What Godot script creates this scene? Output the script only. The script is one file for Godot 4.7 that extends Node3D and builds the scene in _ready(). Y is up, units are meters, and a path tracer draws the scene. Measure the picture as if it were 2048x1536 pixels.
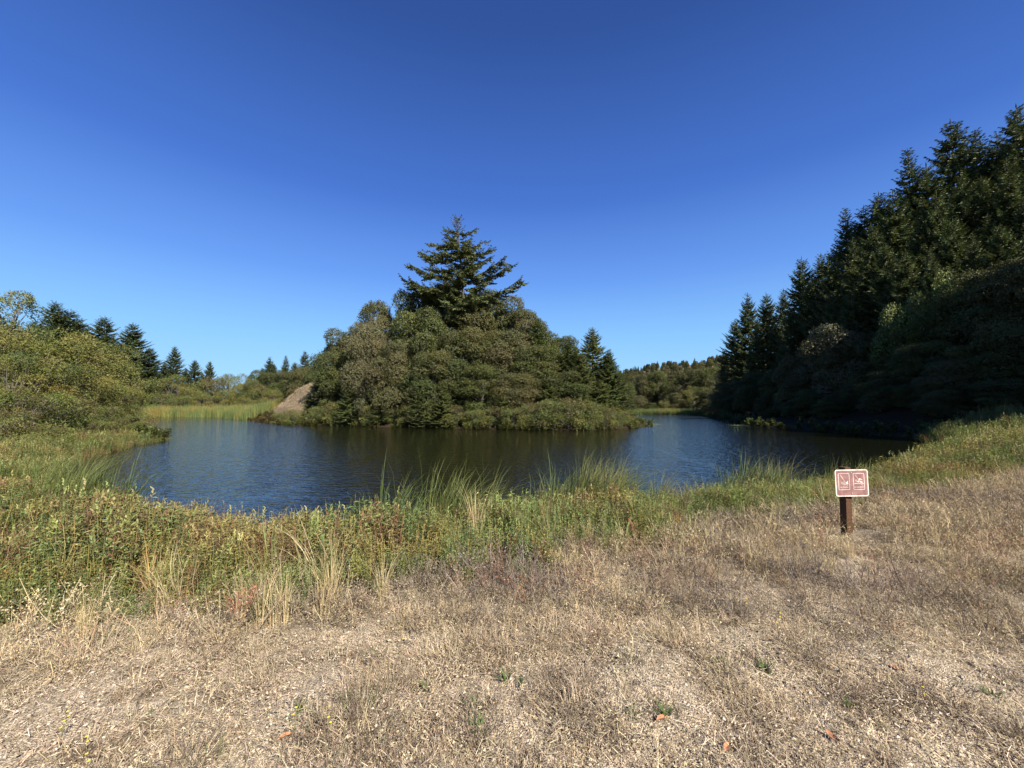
extends Node3D
# A pond in late summer: dry bank in front, a wooded mound in the pond, a forest slope on one side.

const EYE := Vector3(0.0, 1.6, 0.0)
const FOCAL := 790.0            # in pixels of the 2048 x 1536 photograph
const HORIZON := 812.0
const WATER := -0.75
const ORDINAL := ["first", "second", "third", "fourth", "fifth", "sixth", "seventh", "eighth", "ninth", "tenth", "eleventh", "twelfth", "thirteenth", "fourteenth", "fifteenth", "sixteenth"]

var rng := RandomNumberGenerator.new()
var pitch := atan((HORIZON - 768.0) / FOCAL)
var coarse := FastNoiseLite.new()
var fine := FastNoiseLite.new()
var grain := FastNoiseLite.new()
var pond := PackedVector2Array()
var pond_map := PackedFloat32Array()
const MAP_X0 := -140.0
const MAP_Z0 := -170.0
const MAP_W := 281
const MAP_H := 211
var used := {}
var leaf_mat: StandardMaterial3D
var needle_mat: StandardMaterial3D
var dry_mat: StandardMaterial3D
var bark_mat: StandardMaterial3D
var plain_mat: StandardMaterial3D


class Geo:
	var v := PackedVector3Array()
	var n := PackedVector3Array()
	var c := PackedColorArray()
	var i := PackedInt32Array()

	func quad(a: Vector3, b: Vector3, d: Vector3, e: Vector3, col: Color) -> void:
		var k := v.size()
		var nn := (d - a).cross(b - a)
		nn = nn.normalized() if nn.length_squared() > 1e-14 else Vector3.UP
		v.append(a); v.append(b); v.append(d); v.append(e)
		n.append(nn); n.append(nn); n.append(nn); n.append(nn)
		c.append(col); c.append(col); c.append(col); c.append(col)
		i.append(k); i.append(k + 1); i.append(k + 2); i.append(k); i.append(k + 2); i.append(k + 3)

	func tri(a: Vector3, b: Vector3, d: Vector3, col: Color) -> void:
		var k := v.size()
		var nn := (d - a).cross(b - a)
		nn = nn.normalized() if nn.length_squared() > 1e-14 else Vector3.UP
		v.append(a); v.append(b); v.append(d)
		n.append(nn); n.append(nn); n.append(nn)
		c.append(col); c.append(col); c.append(col)
		i.append(k); i.append(k + 1); i.append(k + 2)

	# a pointed leaf from a base along dir, spread across side, folded a little along its midrib
	func leaf(base: Vector3, dir: Vector3, side: Vector3, col: Color, droop := 0.0) -> void:
		var mid := base + dir * 0.45
		var tip := base + dir - Vector3(0, droop, 0)
		quad(base, mid + side, tip, mid - side, col)

	func tube(path: PackedVector3Array, radii: PackedFloat32Array, sides: int, col: Color) -> void:
		var first := v.size()
		for s in path.size():
			var along: Vector3 = (path[mini(s + 1, path.size() - 1)] - path[maxi(s - 1, 0)]).normalized()
			var u := along.cross(Vector3(0.31, 0.2, 0.93)).normalized()
			var w := along.cross(u)
			for k in sides:
				var a := TAU * k / sides
				var out := u * cos(a) + w * sin(a)
				v.append(path[s] + out * radii[s]); n.append(out); c.append(col)
		for s in path.size() - 1:
			for k in sides:
				var a := first + s * sides + k
				var b := first + s * sides + (k + 1) % sides
				i.append(a); i.append(a + sides); i.append(b)
				i.append(b); i.append(a + sides); i.append(b + sides)

	func box(at: Vector3, size: Vector3, col: Color) -> void:
		var h := size * 0.5
		var p := []
		for k in 8:
			p.append(at + Vector3(h.x if k & 1 else -h.x, h.y if k & 2 else -h.y, h.z if k & 4 else -h.z))
		for f in [[4, 6, 7, 5], [1, 3, 2, 0], [5, 7, 3, 1], [0, 2, 6, 4], [6, 2, 3, 7], [0, 4, 5, 1]]:
			quad(p[f[0]], p[f[1]], p[f[2]], p[f[3]], col)

	func mesh(mat: Material) -> ArrayMesh:
		var a := []
		a.resize(Mesh.ARRAY_MAX)
		a[Mesh.ARRAY_VERTEX] = v
		a[Mesh.ARRAY_NORMAL] = n
		a[Mesh.ARRAY_COLOR] = c
		a[Mesh.ARRAY_INDEX] = i
		var m := ArrayMesh.new()
		m.add_surface_from_arrays(Mesh.PRIMITIVE_TRIANGLES, a)
		m.surface_set_material(0, mat)
		return m


# ---------------------------------------------------------------- helpers

func numbered(called: String) -> String:
	used[called] = used.get(called, 0) + 1
	return called if used[called] == 1 else "%s_%03d" % [called, used[called] - 1]

func tag(o: Node3D, label: String, category: String, group := "", kind := "") -> void:
	if label: o.set_meta("label", label)
	if category: o.set_meta("category", category)
	if group: o.set_meta("group", group)
	if kind: o.set_meta("kind", kind)

func put(called: String, m: Mesh, parent: Node = self) -> MeshInstance3D:
	var o := MeshInstance3D.new()
	o.name = numbered(called) if parent == self else called
	o.mesh = m
	parent.add_child(o, true)
	return o

func thing(called: String, label: String, category: String, at: Vector3, group := "") -> Node3D:
	var o := Node3D.new()
	o.name = numbered(called)
	add_child(o)
	o.position = at
	tag(o, label, category, group)
	return o

func scatter(called: String, m: Mesh, places: Array, tints: PackedColorArray) -> MultiMeshInstance3D:
	var mm := MultiMesh.new()
	mm.transform_format = MultiMesh.TRANSFORM_3D
	mm.use_colors = true
	mm.mesh = m
	mm.instance_count = places.size()
	for k in places.size():
		mm.set_instance_transform(k, places[k])
		mm.set_instance_color(k, tints[k])
	var o := MultiMeshInstance3D.new()
	o.multimesh = mm
	o.name = called
	return o

func rnd(a: float, b: float) -> float:
	return rng.randf_range(a, b)

func unit() -> Vector3:
	var y := rnd(-1, 1)
	var a := rnd(0, TAU)
	var r := sqrt(1.0 - y * y)
	return Vector3(r * cos(a), y, r * sin(a))

func shade(c: Color, amount: float) -> Color:
	var f := exp(rnd(-amount, amount))
	return Color(c.r * f * rnd(0.92, 1.08), c.g * f, c.b * f * rnd(0.88, 1.12))

# a point of the photograph at a depth in metres
func spot(px: float, py: float, depth: float) -> Vector3:
	var d := Vector3((px - 1024.0) / FOCAL, -(py - 768.0) / FOCAL, -1.0).rotated(Vector3.RIGHT, pitch)
	return EYE + d * (depth / -d.z)

func smooth(a: float, b: float, x: float) -> float:
	return smoothstep(a, b, x)

func frame(at: Vector3, turn: float, scale: Vector3, lean := 0.0, lean_to := 0.0) -> Transform3D:
	var b := Basis(Vector3.UP, turn)
	if lean != 0.0:
		b = Basis(Vector3(cos(lean_to), 0, sin(lean_to)), lean) * b
	return Transform3D(b * Basis.from_scale(scale), at)


# ---------------------------------------------------------------- terrain

func make_pond() -> void:
	for p in [[-16, -13.2], [-11, -9.4], [-8, -7.9], [-5.4, -6.9], [-3.4, -6.2], [-1.6, -6.8], [0.5, -7.7], [3.5, -9.0], [8, -10.6], [13, -13.2], [17.5, -16.0], [20, -18.5], [25, -21.5],
			[29, -29], [28, -38], [29, -49], [36, -70], [45, -92], [47, -108], [40, -119], [33, -120], [29, -105], [24, -80], [17.5, -56], [16.5, -48],
			[13.5, -43], [10, -40.5], [5.5, -38.5], [0, -39.5], [-6.6, -42], [-15, -45], [-23, -49], [-27, -49], [-33, -54], [-48, -71], [-62, -84], [-74, -88], [-84, -88], [-80, -82],
			[-64, -67], [-46, -48], [-34, -36], [-27, -30], [-24, -27.5], [-22.5, -23.5], [-20, -18.5]]:
		pond.append(Vector2(p[0], p[1]))
	pond_map.resize(MAP_W * MAP_H)
	for j in MAP_H:
		for i in MAP_W:
			var p := Vector2(MAP_X0 + i, MAP_Z0 + j)
			var best := 1e9
			for k in pond.size():
				var a := pond[k]
				var ab := pond[(k + 1) % pond.size()] - a
				var t := clampf((p - a).dot(ab) / ab.length_squared(), 0.0, 1.0)
				best = minf(best, (p - a - ab * t).length_squared())
			pond_map[j * MAP_W + i] = sqrt(best) * (-1.0 if Geometry2D.is_point_in_polygon(p, pond) else 1.0)

# metres from the waterline, negative in the pond
func shore(x: float, z: float) -> float:
	var fx := clampf(x - MAP_X0, 0.0, MAP_W - 1.001)
	var fz := clampf(z - MAP_Z0, 0.0, MAP_H - 1.001)
	var i := int(fx)
	var j := int(fz)
	var u := fx - i
	var w := fz - j
	var k := j * MAP_W + i
	var d := lerpf(lerpf(pond_map[k], pond_map[k + 1], u), lerpf(pond_map[k + MAP_W], pond_map[k + MAP_W + 1], u), w)
	d += absf(x - MAP_X0 - fx) + absf(z - MAP_Z0 - fz)
	return d + 0.35 * coarse.get_noise_2d(x * 3.0, z * 3.0)

func bump(x: float, z: float, cx: float, cz: float, rx: float, rz: float) -> float:
	var a := (x - cx) / rx
	var b := (z - cz) / rz
	return exp(-(a * a + b * b))

func ground_at(x: float, z: float) -> float:
	var d := shore(x, z)
	if d < 0.0:
		return WATER - minf(1.6, -d * 0.3)
	var h := WATER + 0.72 * (1.0 - exp(-d / 2.4)) + 0.012 * minf(d, 60.0)
	var in_land := minf(1.0, d / 6.0)
	# the forest slope
	var edge := 24.0 + 0.55 * clampf(-z - 34.0, 0.0, 90.0)
	var slope := smooth(edge, edge + 74.0, x) * 36.0 * smooth(24.0, -6.0, z - 0.25 * (x - 30.0)) * smooth(-260.0, -140.0, z)
	# near bank swells a little towards that slope
	slope += 0.9 * smooth(7.0, 20.0, x) * smooth(-30.0, -8.0, z)
	# the mound with trees and the bare one behind it
	slope += 5.5 * bump(x, z, -4.0, -56.0, 13.0, 11.0) + 6.0 * bump(x, z, -31.0, -69.0, 9.5, 11.0)
	# far ridge
	var far := smooth(170.0, 520.0, -z) * (26.0 + 34.0 * smooth(0.0, 330.0, x) + 6.0 * coarse.get_noise_2d(x * 0.12, z * 0.12))
	far *= smooth(-420.0, 60.0, x)
	h += (slope + far) * in_land
	h += 0.5 * coarse.get_noise_2d(x * 0.4, z * 0.4) * smooth(12.0, 40.0, absf(x) + absf(z))
	var near := 1.0 - smooth(14.0, 40.0, absf(x) + absf(z))
	if near > 0.0:
		h += near * (0.045 * coarse.get_noise_2d(x * 9.0, z * 9.0) + 0.022 * fine.get_noise_2d(x * 5.0, z * 5.0) + 0.011 * grain.get_noise_2d(x * 14.0, z * 14.0))
	return h

func ground_colour(x: float, z: float) -> Color:
	var d := shore(x, z)
	var soil := Color(0.55, 0.465, 0.355)
	var thatch := Color(0.20, 0.16, 0.118)
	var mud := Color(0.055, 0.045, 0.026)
	var hay := Color(0.25, 0.20, 0.135)
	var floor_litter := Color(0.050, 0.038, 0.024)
	var r := sqrt(x * x + z * z)
	if r < 30.0:
		var bare := smooth(-0.22, 0.08, patch(x, z))
		var c := thatch.lerp(soil, bare)
		c = shade_by(c, 1.0 + 0.55 * grain.get_noise_2d(x * 22.0, z * 22.0))
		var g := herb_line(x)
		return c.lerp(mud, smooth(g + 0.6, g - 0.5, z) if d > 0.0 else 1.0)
	var c2 := hay
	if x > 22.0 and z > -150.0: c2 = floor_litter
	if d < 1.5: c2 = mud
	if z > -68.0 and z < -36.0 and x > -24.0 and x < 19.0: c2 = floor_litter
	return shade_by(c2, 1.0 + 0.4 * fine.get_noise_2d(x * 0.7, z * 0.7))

func shade_by(c: Color, f: float) -> Color:
	return Color(c.r * f, c.g * f, c.b * f)

# where the trodden ground is bare (positive) or overgrown (negative)
func patch(x: float, z: float) -> float:
	return 0.5 * fine.get_noise_2d(x * 2.4, z * 2.4) + 0.65 * fine.get_noise_2d(x * 7.0 + 9.0, z * 7.0) + 0.3 * grain.get_noise_2d(x * 11.0, z * 11.0)

# depth (z) at which the green belt begins on the near bank
func herb_line(x: float) -> float:
	var xs := [-30.0, -8.0, -4.5, -1.3, 1.3, 4.0, 6.3, 11.7, 20.0, 40.0]
	var zs := [-6.0, -3.3, -2.9, -3.7, -4.9, -6.2, -7.1, -8.8, -11.0, -13.0]
	for k in xs.size() - 1:
		if x < xs[k + 1]:
			return lerpf(zs[k], zs[k + 1], clampf((x - xs[k]) / (xs[k + 1] - xs[k]), 0.0, 1.0)) + 0.5 * fine.get_noise_2d(x * 1.3, 7.0)
	return -13.0

func make_ground() -> void:
	var angles := PackedFloat32Array()
	var a := -PI
	while a < PI - 0.001:
		angles.append(a)
		a += 0.0056 if absf(a) < 1.2 else 0.03
	var radii := PackedFloat32Array()
	var r := 0.35
	while r < 1900.0:
		radii.append(r)
		r *= 1.0095 if r > 1.3 and r < 8.0 else (1.02 if r < 160.0 else 1.05)
	var g := Geo.new()
	var cols := angles.size()
	g.v.append(Vector3(0, ground_at(0, 0), 0)); g.c.append(ground_colour(0, 0)); g.n.append(Vector3.UP)
	for rr in radii:
		for aa in angles:
			var x := sin(aa) * rr
			var z := -cos(aa) * rr
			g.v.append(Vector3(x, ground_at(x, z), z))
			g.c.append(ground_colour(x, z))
			g.n.append(Vector3.ZERO)
	for k in cols:
		g.i.append(0); g.i.append(1 + k); g.i.append(1 + (k + 1) % cols)
	for j in radii.size() - 1:
		for k in cols:
			var p := 1 + j * cols + k
			var q := 1 + j * cols + (k + 1) % cols
			g.i.append(p); g.i.append(p + cols); g.i.append(q)
			g.i.append(q); g.i.append(p + cols); g.i.append(q + cols)
	for t in range(0, g.i.size(), 3):
		var nn := (g.v[g.i[t + 2]] - g.v[g.i[t]]).cross(g.v[g.i[t + 1]] - g.v[g.i[t]])
		for k in 3:
			g.n[g.i[t + k]] += nn
	for k in g.n.size():
		g.n[k] = g.n[k].normalized()
	var m := StandardMaterial3D.new()
	m.vertex_color_use_as_albedo = true
	m.roughness = 0.95
	m.metallic_specular = 0.2
	m.albedo_texture = speckle(512, 0.06, [Color(0.55, 0.53, 0.5), Color(0.85, 0.84, 0.82), Color(1, 1, 1)], 5)
	m.uv1_triplanar = true
	m.uv1_world_triplanar = true
	m.uv1_scale = Vector3(1.7, 1.7, 1.7)
	m.normal_enabled = true
	m.normal_scale = 1.0
	var lumps := speckle(512, 0.09, [Color(0, 0, 0), Color(0.45, 0.45, 0.45), Color(1, 1, 1)], 6)
	lumps.color_ramp = null
	lumps.as_normal_map = true
	lumps.bump_strength = 10.0
	m.normal_texture = lumps
	tag(put("ground", g.mesh(m)), "", "", "", "structure")

func speckle(size: int, frequency: float, ramp: Array, key: int) -> NoiseTexture2D:
	var f := FastNoiseLite.new()
	f.seed = key
	f.noise_type = FastNoiseLite.TYPE_SIMPLEX_SMOOTH
	f.frequency = frequency
	f.fractal_octaves = 4
	var t := NoiseTexture2D.new()
	t.width = size
	t.height = size
	t.seamless = true
	t.noise = f
	var g := Gradient.new()
	g.offsets = PackedFloat32Array([0.25, 0.5, 0.75])
	g.colors = PackedColorArray(ramp)
	t.color_ramp = g
	return t

func make_water() -> void:
	var g := Geo.new()
	var tris := Geometry2D.triangulate_polygon(PackedVector2Array([Vector2(-110, -3), Vector2(70, -3), Vector2(70, -140), Vector2(-110, -140)]))
	for p in [Vector2(-110, -3), Vector2(70, -3), Vector2(70, -140), Vector2(-110, -140)]:
		g.v.append(Vector3(p.x, WATER, p.y)); g.n.append(Vector3.UP); g.c.append(Color.WHITE)
	for t in tris: g.i.append(t)
	var m := StandardMaterial3D.new()
	m.resource_name = "pond_water"
	m.albedo_color = Color(0.0065, 0.0072, 0.0030).linear_to_srgb()
	m.roughness = 0.03
	m.metallic_specular = 0.5
	m.normal_enabled = true
	m.normal_scale = 0.62
	var f := FastNoiseLite.new()
	f.seed = 11
	f.noise_type = FastNoiseLite.TYPE_SIMPLEX_SMOOTH
	f.frequency = 0.022
	f.fractal_octaves = 4
	f.fractal_gain = 0.55
	var t := NoiseTexture2D.new()
	t.width = 1024
	t.height = 1024
	t.seamless = true
	t.as_normal_map = true
	t.bump_strength = 6.0
	t.noise = f
	m.normal_texture = t
	m.uv1_triplanar = true
	m.uv1_world_triplanar = true
	m.uv1_scale = Vector3(0.07, 0.07, 0.14)
	tag(put("pond_water", g.mesh(m)), "", "", "", "structure")


# ---------------------------------------------------------------- trees

# trunk and crown meshes of a conifer about 20 m tall
func conifer(key: int, reach: float, first: float, ragged: float, tint: Color) -> Array:
	rng.seed = key
	var H := 20.0
	var trunk := Geo.new()
	var crown := Geo.new()
	var bark := Color(0.075, 0.058, 0.045)
	var path := PackedVector3Array()
	var radii := PackedFloat32Array()
	for k in 9:
		var t := k / 8.0
		path.append(Vector3(rnd(-0.06, 0.06), H * t * 0.995, rnd(-0.06, 0.06)) if k else Vector3(0, -0.6, 0))
		radii.append(lerpf(0.30, 0.015, pow(t, 0.85)))
	trunk.tube(path, radii, 7, bark)
	var y := H * first
	var turn := 0.0
	while y < H * 0.985:
		var t := y / H
		var long := reach * pow(1.0 - t, 0.86) * (0.55 + 0.45 * smooth(first - 0.02, first + 0.16, t)) + 0.18
		var count := 7 if t < 0.75 else 6
		for k in count:
			turn += TAU / count + rnd(-0.35, 0.35)
			if rng.randf() < ragged * 0.35: continue
			var l := long * (rnd(0.72, 1.12) + (ragged * rnd(-0.4, 0.45)))
			branch(trunk, crown, Vector3(0, y + rnd(-0.25, 0.25), 0), turn, l, lerpf(-0.12, 0.75, pow(t, 1.6)) + rnd(-0.12, 0.12), tint, 0.40, 0.07)
		turn += 0.7
		y += lerpf(0.52, 0.28, t) * rnd(0.8, 1.2)
	crown.leaf(Vector3(0, H - 0.3, 0), Vector3(0, 0.7, 0), Vector3(0.06, 0, 0), tint)
	crown.leaf(Vector3(0, H - 0.3, 0), Vector3(0, 0.7, 0), Vector3(0, 0, 0.06), tint)
	return [trunk.mesh(bark_mat), crown.mesh(needle_mat)]

# one bough with needle sprays to both sides
func branch(trunk: Geo, crown: Geo, base: Vector3, turn: float, l: float, rise: float, tint: Color, spray: float, step: float) -> void:
	var out := Vector3(cos(turn), 0, sin(turn))
	var across := Vector3(-sin(turn), 0, cos(turn))
	var sag := 0.10 * l
	var tone := shade(tint, 0.28)
	var path := PackedVector3Array()
	for k in 4:
		var s := k / 3.0
		path.append(base + out * l * s + Vector3(0, rise * l * s - sag * sin(s * PI) * 1.2 + 0.06 * l * s * s, 0))
	trunk.tube(path, PackedFloat32Array([0.016 * l + 0.02, 0.013 * l + 0.012, 0.01 * l, 0.006]), 3, Color(0.07, 0.055, 0.042))
	var s := minf(0.12, 0.3 / l)
	while s < 1.0:
		var q := s * 3.0
		var k := mini(int(q), 2)
		var p: Vector3 = path[k].lerp(path[k + 1], q - k)
		var w := spray * (0.35 + 0.85 * sin(PI * clampf(0.25 + s * 0.72, 0, 1))) * minf(1.0, l * 0.55 + 0.2)
		for side in [-1.0, 1.0]:
			var dir: Vector3 = (across * side * rnd(0.7, 1.1) + out * rnd(0.35, 0.9) + Vector3(0, rnd(-0.45, 0.22), 0)).normalized() * w * rnd(0.75, 1.35)
			var wide := dir.cross(unit() + Vector3(0, 0.35, 0)).normalized() * w * rnd(0.14, 0.24)
			crown.leaf(p, dir, wide, shade(tone, 0.22), rnd(0.0, 0.12) * w)
		if rng.randf() < 0.6:
			var d3: Vector3 = (out * rnd(0.4, 1.0) + across * rnd(-0.5, 0.5) + Vector3(0, rnd(-0.7, 0.5), 0)).normalized() * w * rnd(0.5, 0.9)
			crown.leaf(p, d3, d3.cross(unit()).normalized() * w * 0.16, shade(tone, 0.22))
		s += step / l
	for k in 3:
		var d4: Vector3 = (out + across * (k - 1) * 0.5 + Vector3(0, rnd(-0.1, 0.3), 0)).normalized() * spray * 0.7
		crown.leaf(path[3] - out * 0.05, d4, d4.cross(Vector3(rnd(-0.4, 0.4), 1, 0)).normalized() * spray * 0.14, shade(tone, 0.2))

# trunk and crown meshes of a broad-leaved tree; wide and tall in metres, lobes of leaf clumps, leaves long x thin
func broadleaf(key: int, wide: float, tall: float, bottom: float, lobes: int, lobe: float, leaf_size: Vector2, density: float, colours: Array, stems := 1, apart := 0.72, firm := 0.0) -> Array:
	rng.seed = key
	var trunk := Geo.new()
	var crown := Geo.new()
	var bark := Color(0.11, 0.095, 0.08)
	var centres := PackedVector3Array()
	var sizes := PackedFloat32Array()
	var tries := 0
	while centres.size() < lobes and tries < 2000:
		tries += 1
		var u := unit()
		var t := rnd(0.0, 1.0)
		var y := lerpf(bottom * tall, tall - lobe * 0.8, t)
		var around := sqrt(maxf(0.0, 1.0 - pow(absf(t - 0.38) / 0.72, 2.2)))
		var rad := (wide * 0.5 - lobe * 0.6) * around * sqrt(rnd(0.1, 1.0))
		var p := Vector3(u.x, 0, u.z).normalized() * rad + Vector3(0, y, 0)
		var crowded := false
		for k in centres.size():
			if centres[k].distance_to(p) < lobe * apart: crowded = true
		if crowded: continue
		centres.append(p)
		sizes.append(lobe * rnd(0.7, 1.2))
	for q in stems:
		var lean := Vector3(rnd(-0.12, 0.12), 0, rnd(-0.12, 0.12)) * tall * (1.0 if stems == 1 else 2.0)
		var foot := Vector3(rnd(-0.3, 0.3), -0.5, rnd(-0.3, 0.3)) * (1.0 if stems > 1 else 0.0) + Vector3(0, -0.4, 0)
		var top := Vector3(0, tall * 0.8, 0) + lean
		var r0 := tall * (0.028 if stems == 1 else 0.011)
		trunk.tube(PackedVector3Array([foot, foot.lerp(top, 0.33) + Vector3(rnd(-0.2, 0.2), 0, rnd(-0.2, 0.2)), foot.lerp(top, 0.66), top]), PackedFloat32Array([r0 * 1.25, r0 * 0.9, r0 * 0.55, r0 * 0.15]), 7, bark)
	for k in centres.size():
		var c := centres[k]
		var from := Vector3(0, clampf(c.y * 0.55, 0.1 * tall, 0.7 * tall), 0)
		var bend := from.lerp(c, 0.5) + Vector3(rnd(-0.3, 0.3), rnd(-0.2, 0.5), rnd(-0.3, 0.3))
		trunk.tube(PackedVector3Array([from, bend, c]), PackedFloat32Array([tall * 0.009, tall * 0.006, 0.02]), 4, bark)
		var r := sizes[k]
		var tone: Color = shade(colours[rng.randi() % colours.size()], 0.12)
		var clumps := int(density * r * r)
		for q in clumps:
			var u := unit()
			if u.y < -0.35 and rng.randf() < 0.6: u.y = -u.y
			var depth := 1.0 - lerpf(0.5, 0.28, firm) * pow(rng.randf(), 2.0)
			var swell := 1.0 + 0.22 * fine.get_noise_3d(u.x * 12.0 + k * 9.0, u.y * 12.0, u.z * 12.0)
			var p := c + u * Vector3(1.08, 0.86, 1.08) * r * depth * swell
			var inside := false
			for o in centres.size():
				if o != k and centres[o].distance_squared_to(p) < pow(sizes[o] * 0.62, 2): inside = true; break
			if inside: continue
			var clump_tone := shade(tone, 0.18)
			for z in 6:
				var at := p + unit() * leaf_size.x * rnd(0.2, 1.5)
				var dir := (unit() + u * lerpf(0.5, 0.15, firm) + Vector3(0, -0.15, 0)).normalized() * leaf_size.x * rnd(0.7, 1.3)
				var side := dir.cross(u + unit() * lerpf(0.9, 0.55, firm)).normalized() * leaf_size.y * rnd(0.7, 1.2)
				crown.leaf(at, dir, side, shade(clump_tone, 0.16))
	return [trunk.mesh(bark_mat), crown.mesh(leaf_mat)]

func tree(called: String, label: String, category: String, kind: Array, at: Vector3, scale: Vector3, group: String, crown_name := "crown") -> Node3D:
	var t := thing(called, label, category, at, group)
	t.rotation.y = rnd(0, TAU)
	t.scale = scale
	put("trunk", kind[0], t)
	put(crown_name, kind[1], t)
	return t


# ---------------------------------------------------------------- low plants

# leafy waterside herb, 0.6 m tall
func herb(key: int, stems: int, leaf_long: float, leaf_wide: float, spiky := false) -> Mesh:
	rng.seed = key
	var g := Geo.new()
	for k in stems:
		var a := rnd(0, TAU)
		var foot := Vector3(cos(a), 0, sin(a)) * rnd(0.0, 0.16)
		var top := foot * rnd(1.0, 2.4) + Vector3(rnd(-0.08, 0.08), rnd(0.42, 0.72), rnd(-0.08, 0.08))
		var across := Vector3(rnd(-1, 1), 0, rnd(-1, 1)).normalized() * 0.004
		var stem_tone := Color(rnd(0.8, 1.2), rnd(0.6, 0.8), 0.7)
		g.quad(foot - across, top - across * 0.4, top + across * 0.4, foot + across, stem_tone)
		var n := rng.randi_range(9, 13)
		for q in n:
			var s := 0.2 + 0.8 * q / n
			var b := q * 2.4 + a
			var dir := Vector3(cos(b), rnd(-0.15, 0.75), sin(b)).normalized() * leaf_long * rnd(0.6, 1.15)
			var side := dir.cross(Vector3(rnd(-0.5, 0.5), 1, rnd(-0.5, 0.5))).normalized() * leaf_wide
			var f := rnd(0.7, 1.25)
			var brown := rng.randf() < 0.10
			g.leaf(foot.lerp(top, s), dir, side, Color(f * 1.15, f * 0.66, f * 0.62) if brown else Color(f, f, f), leaf_long * rnd(0.0, 0.4))
		if spiky and rng.randf() < 0.6:
			for q in 5:
				g.leaf(top + Vector3(0, 0.02 * q, 0), Vector3(rnd(-0.02, 0.02), 0.035, rnd(-0.02, 0.02)), Vector3(0.007, 0, 0.004), Color(1.35, 0.95, 0.95))
	return g.mesh(leaf_mat)

# dead branching weed with small seed heads
func weed(key: int, stems: int, tall: float, heads: float, spread: float) -> Mesh:
	rng.seed = key
	var g := Geo.new()
	for k in stems:
		var a := rnd(0, TAU)
		var foot := Vector3(cos(a), 0, sin(a)) * rnd(0, 0.12)
		var lean := Vector3(cos(a), 0, sin(a)) * rnd(0.0, spread) * tall
		var h := tall * rnd(0.45, 1.1)
		var mid := foot + lean * 0.5 + Vector3(rnd(-0.03, 0.03), h * 0.5, rnd(-0.03, 0.03))
		var top := foot + lean + Vector3(rnd(-0.05, 0.05), h, rnd(-0.05, 0.05))
		var w := Vector3(rnd(-1, 1), 0, rnd(-1, 1)).normalized() * 0.0022
		var f := rnd(0.55, 1.2)
		var tone := Color(f, f * rnd(0.92, 1.0), f * rnd(0.85, 1.0))
		g.quad(foot - w, mid - w, mid + w, foot + w, tone)
		g.quad(mid - w, top - w * 0.4, top + w * 0.4, mid + w, tone)
		for q in 6:
			var b := foot.lerp(mid, rnd(0.5, 1.0)) if q < 2 else mid.lerp(top, rnd(0.0, 0.9))
			var e := b + Vector3(rnd(-1, 1), rnd(-0.1, 1.0), rnd(-1, 1)).normalized() * tall * rnd(0.12, 0.34)
			g.quad(b - w * 0.7, e - w * 0.3, e + w * 0.3, b + w * 0.7, tone)
			if rng.randf() < heads:
				var hf := rnd(0.9, 2.0)
				for z in 2:
					g.leaf(b.lerp(e, rnd(0.6, 1.0)), unit() * 0.016, unit() * 0.005, Color(hf, hf, hf * 0.9))
	return g.mesh(dry_mat)

# tuft of narrow blades; bend is how far they arch
func tuft(key: int, blades: int, tall: float, width: float, spread: float, bend: float, foot_size: float, mat: Material, wind := Vector3.ZERO) -> Mesh:
	rng.seed = key
	var g := Geo.new()
	for k in blades:
		var a := rnd(0, TAU)
		var out := Vector3(cos(a), 0, sin(a))
		var foot := out * foot_size * sqrt(rng.randf())
		var h := tall * rnd(0.55, 1.1)
		var lean := out * rnd(0.0, spread) * h + wind * h * rnd(0.4, 1.2)
		var arch := bend * h * rnd(0.3, 1.3)
		var w := Vector3(cos(a + rnd(0.8, 2.3)), 0, sin(a + rnd(0.8, 2.3))) * width * rnd(0.7, 1.2)
		var f := rnd(0.6, 1.3)
		var tone := Color(f * rnd(0.9, 1.15), f, f * rnd(0.85, 1.1))
		var last := foot
		for s in 4:
			var t := (s + 1) / 4.0
			var next := foot + lean * t * t + Vector3(0, h * t - arch * 0.55 * t * t * t, 0) + (out * 0.6 + wind * 1.2) * arch * t * t * t
			var w0 := w * (1.0 - 0.22 * s)
			var w1 := w * (1.0 - 0.22 * (s + 1)) * (1.0 if s < 3 else 0.3)
			g.quad(last - w0, next - w1, next + w1, last + w0, tone)
			last = next
	return g.mesh(mat)

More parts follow.
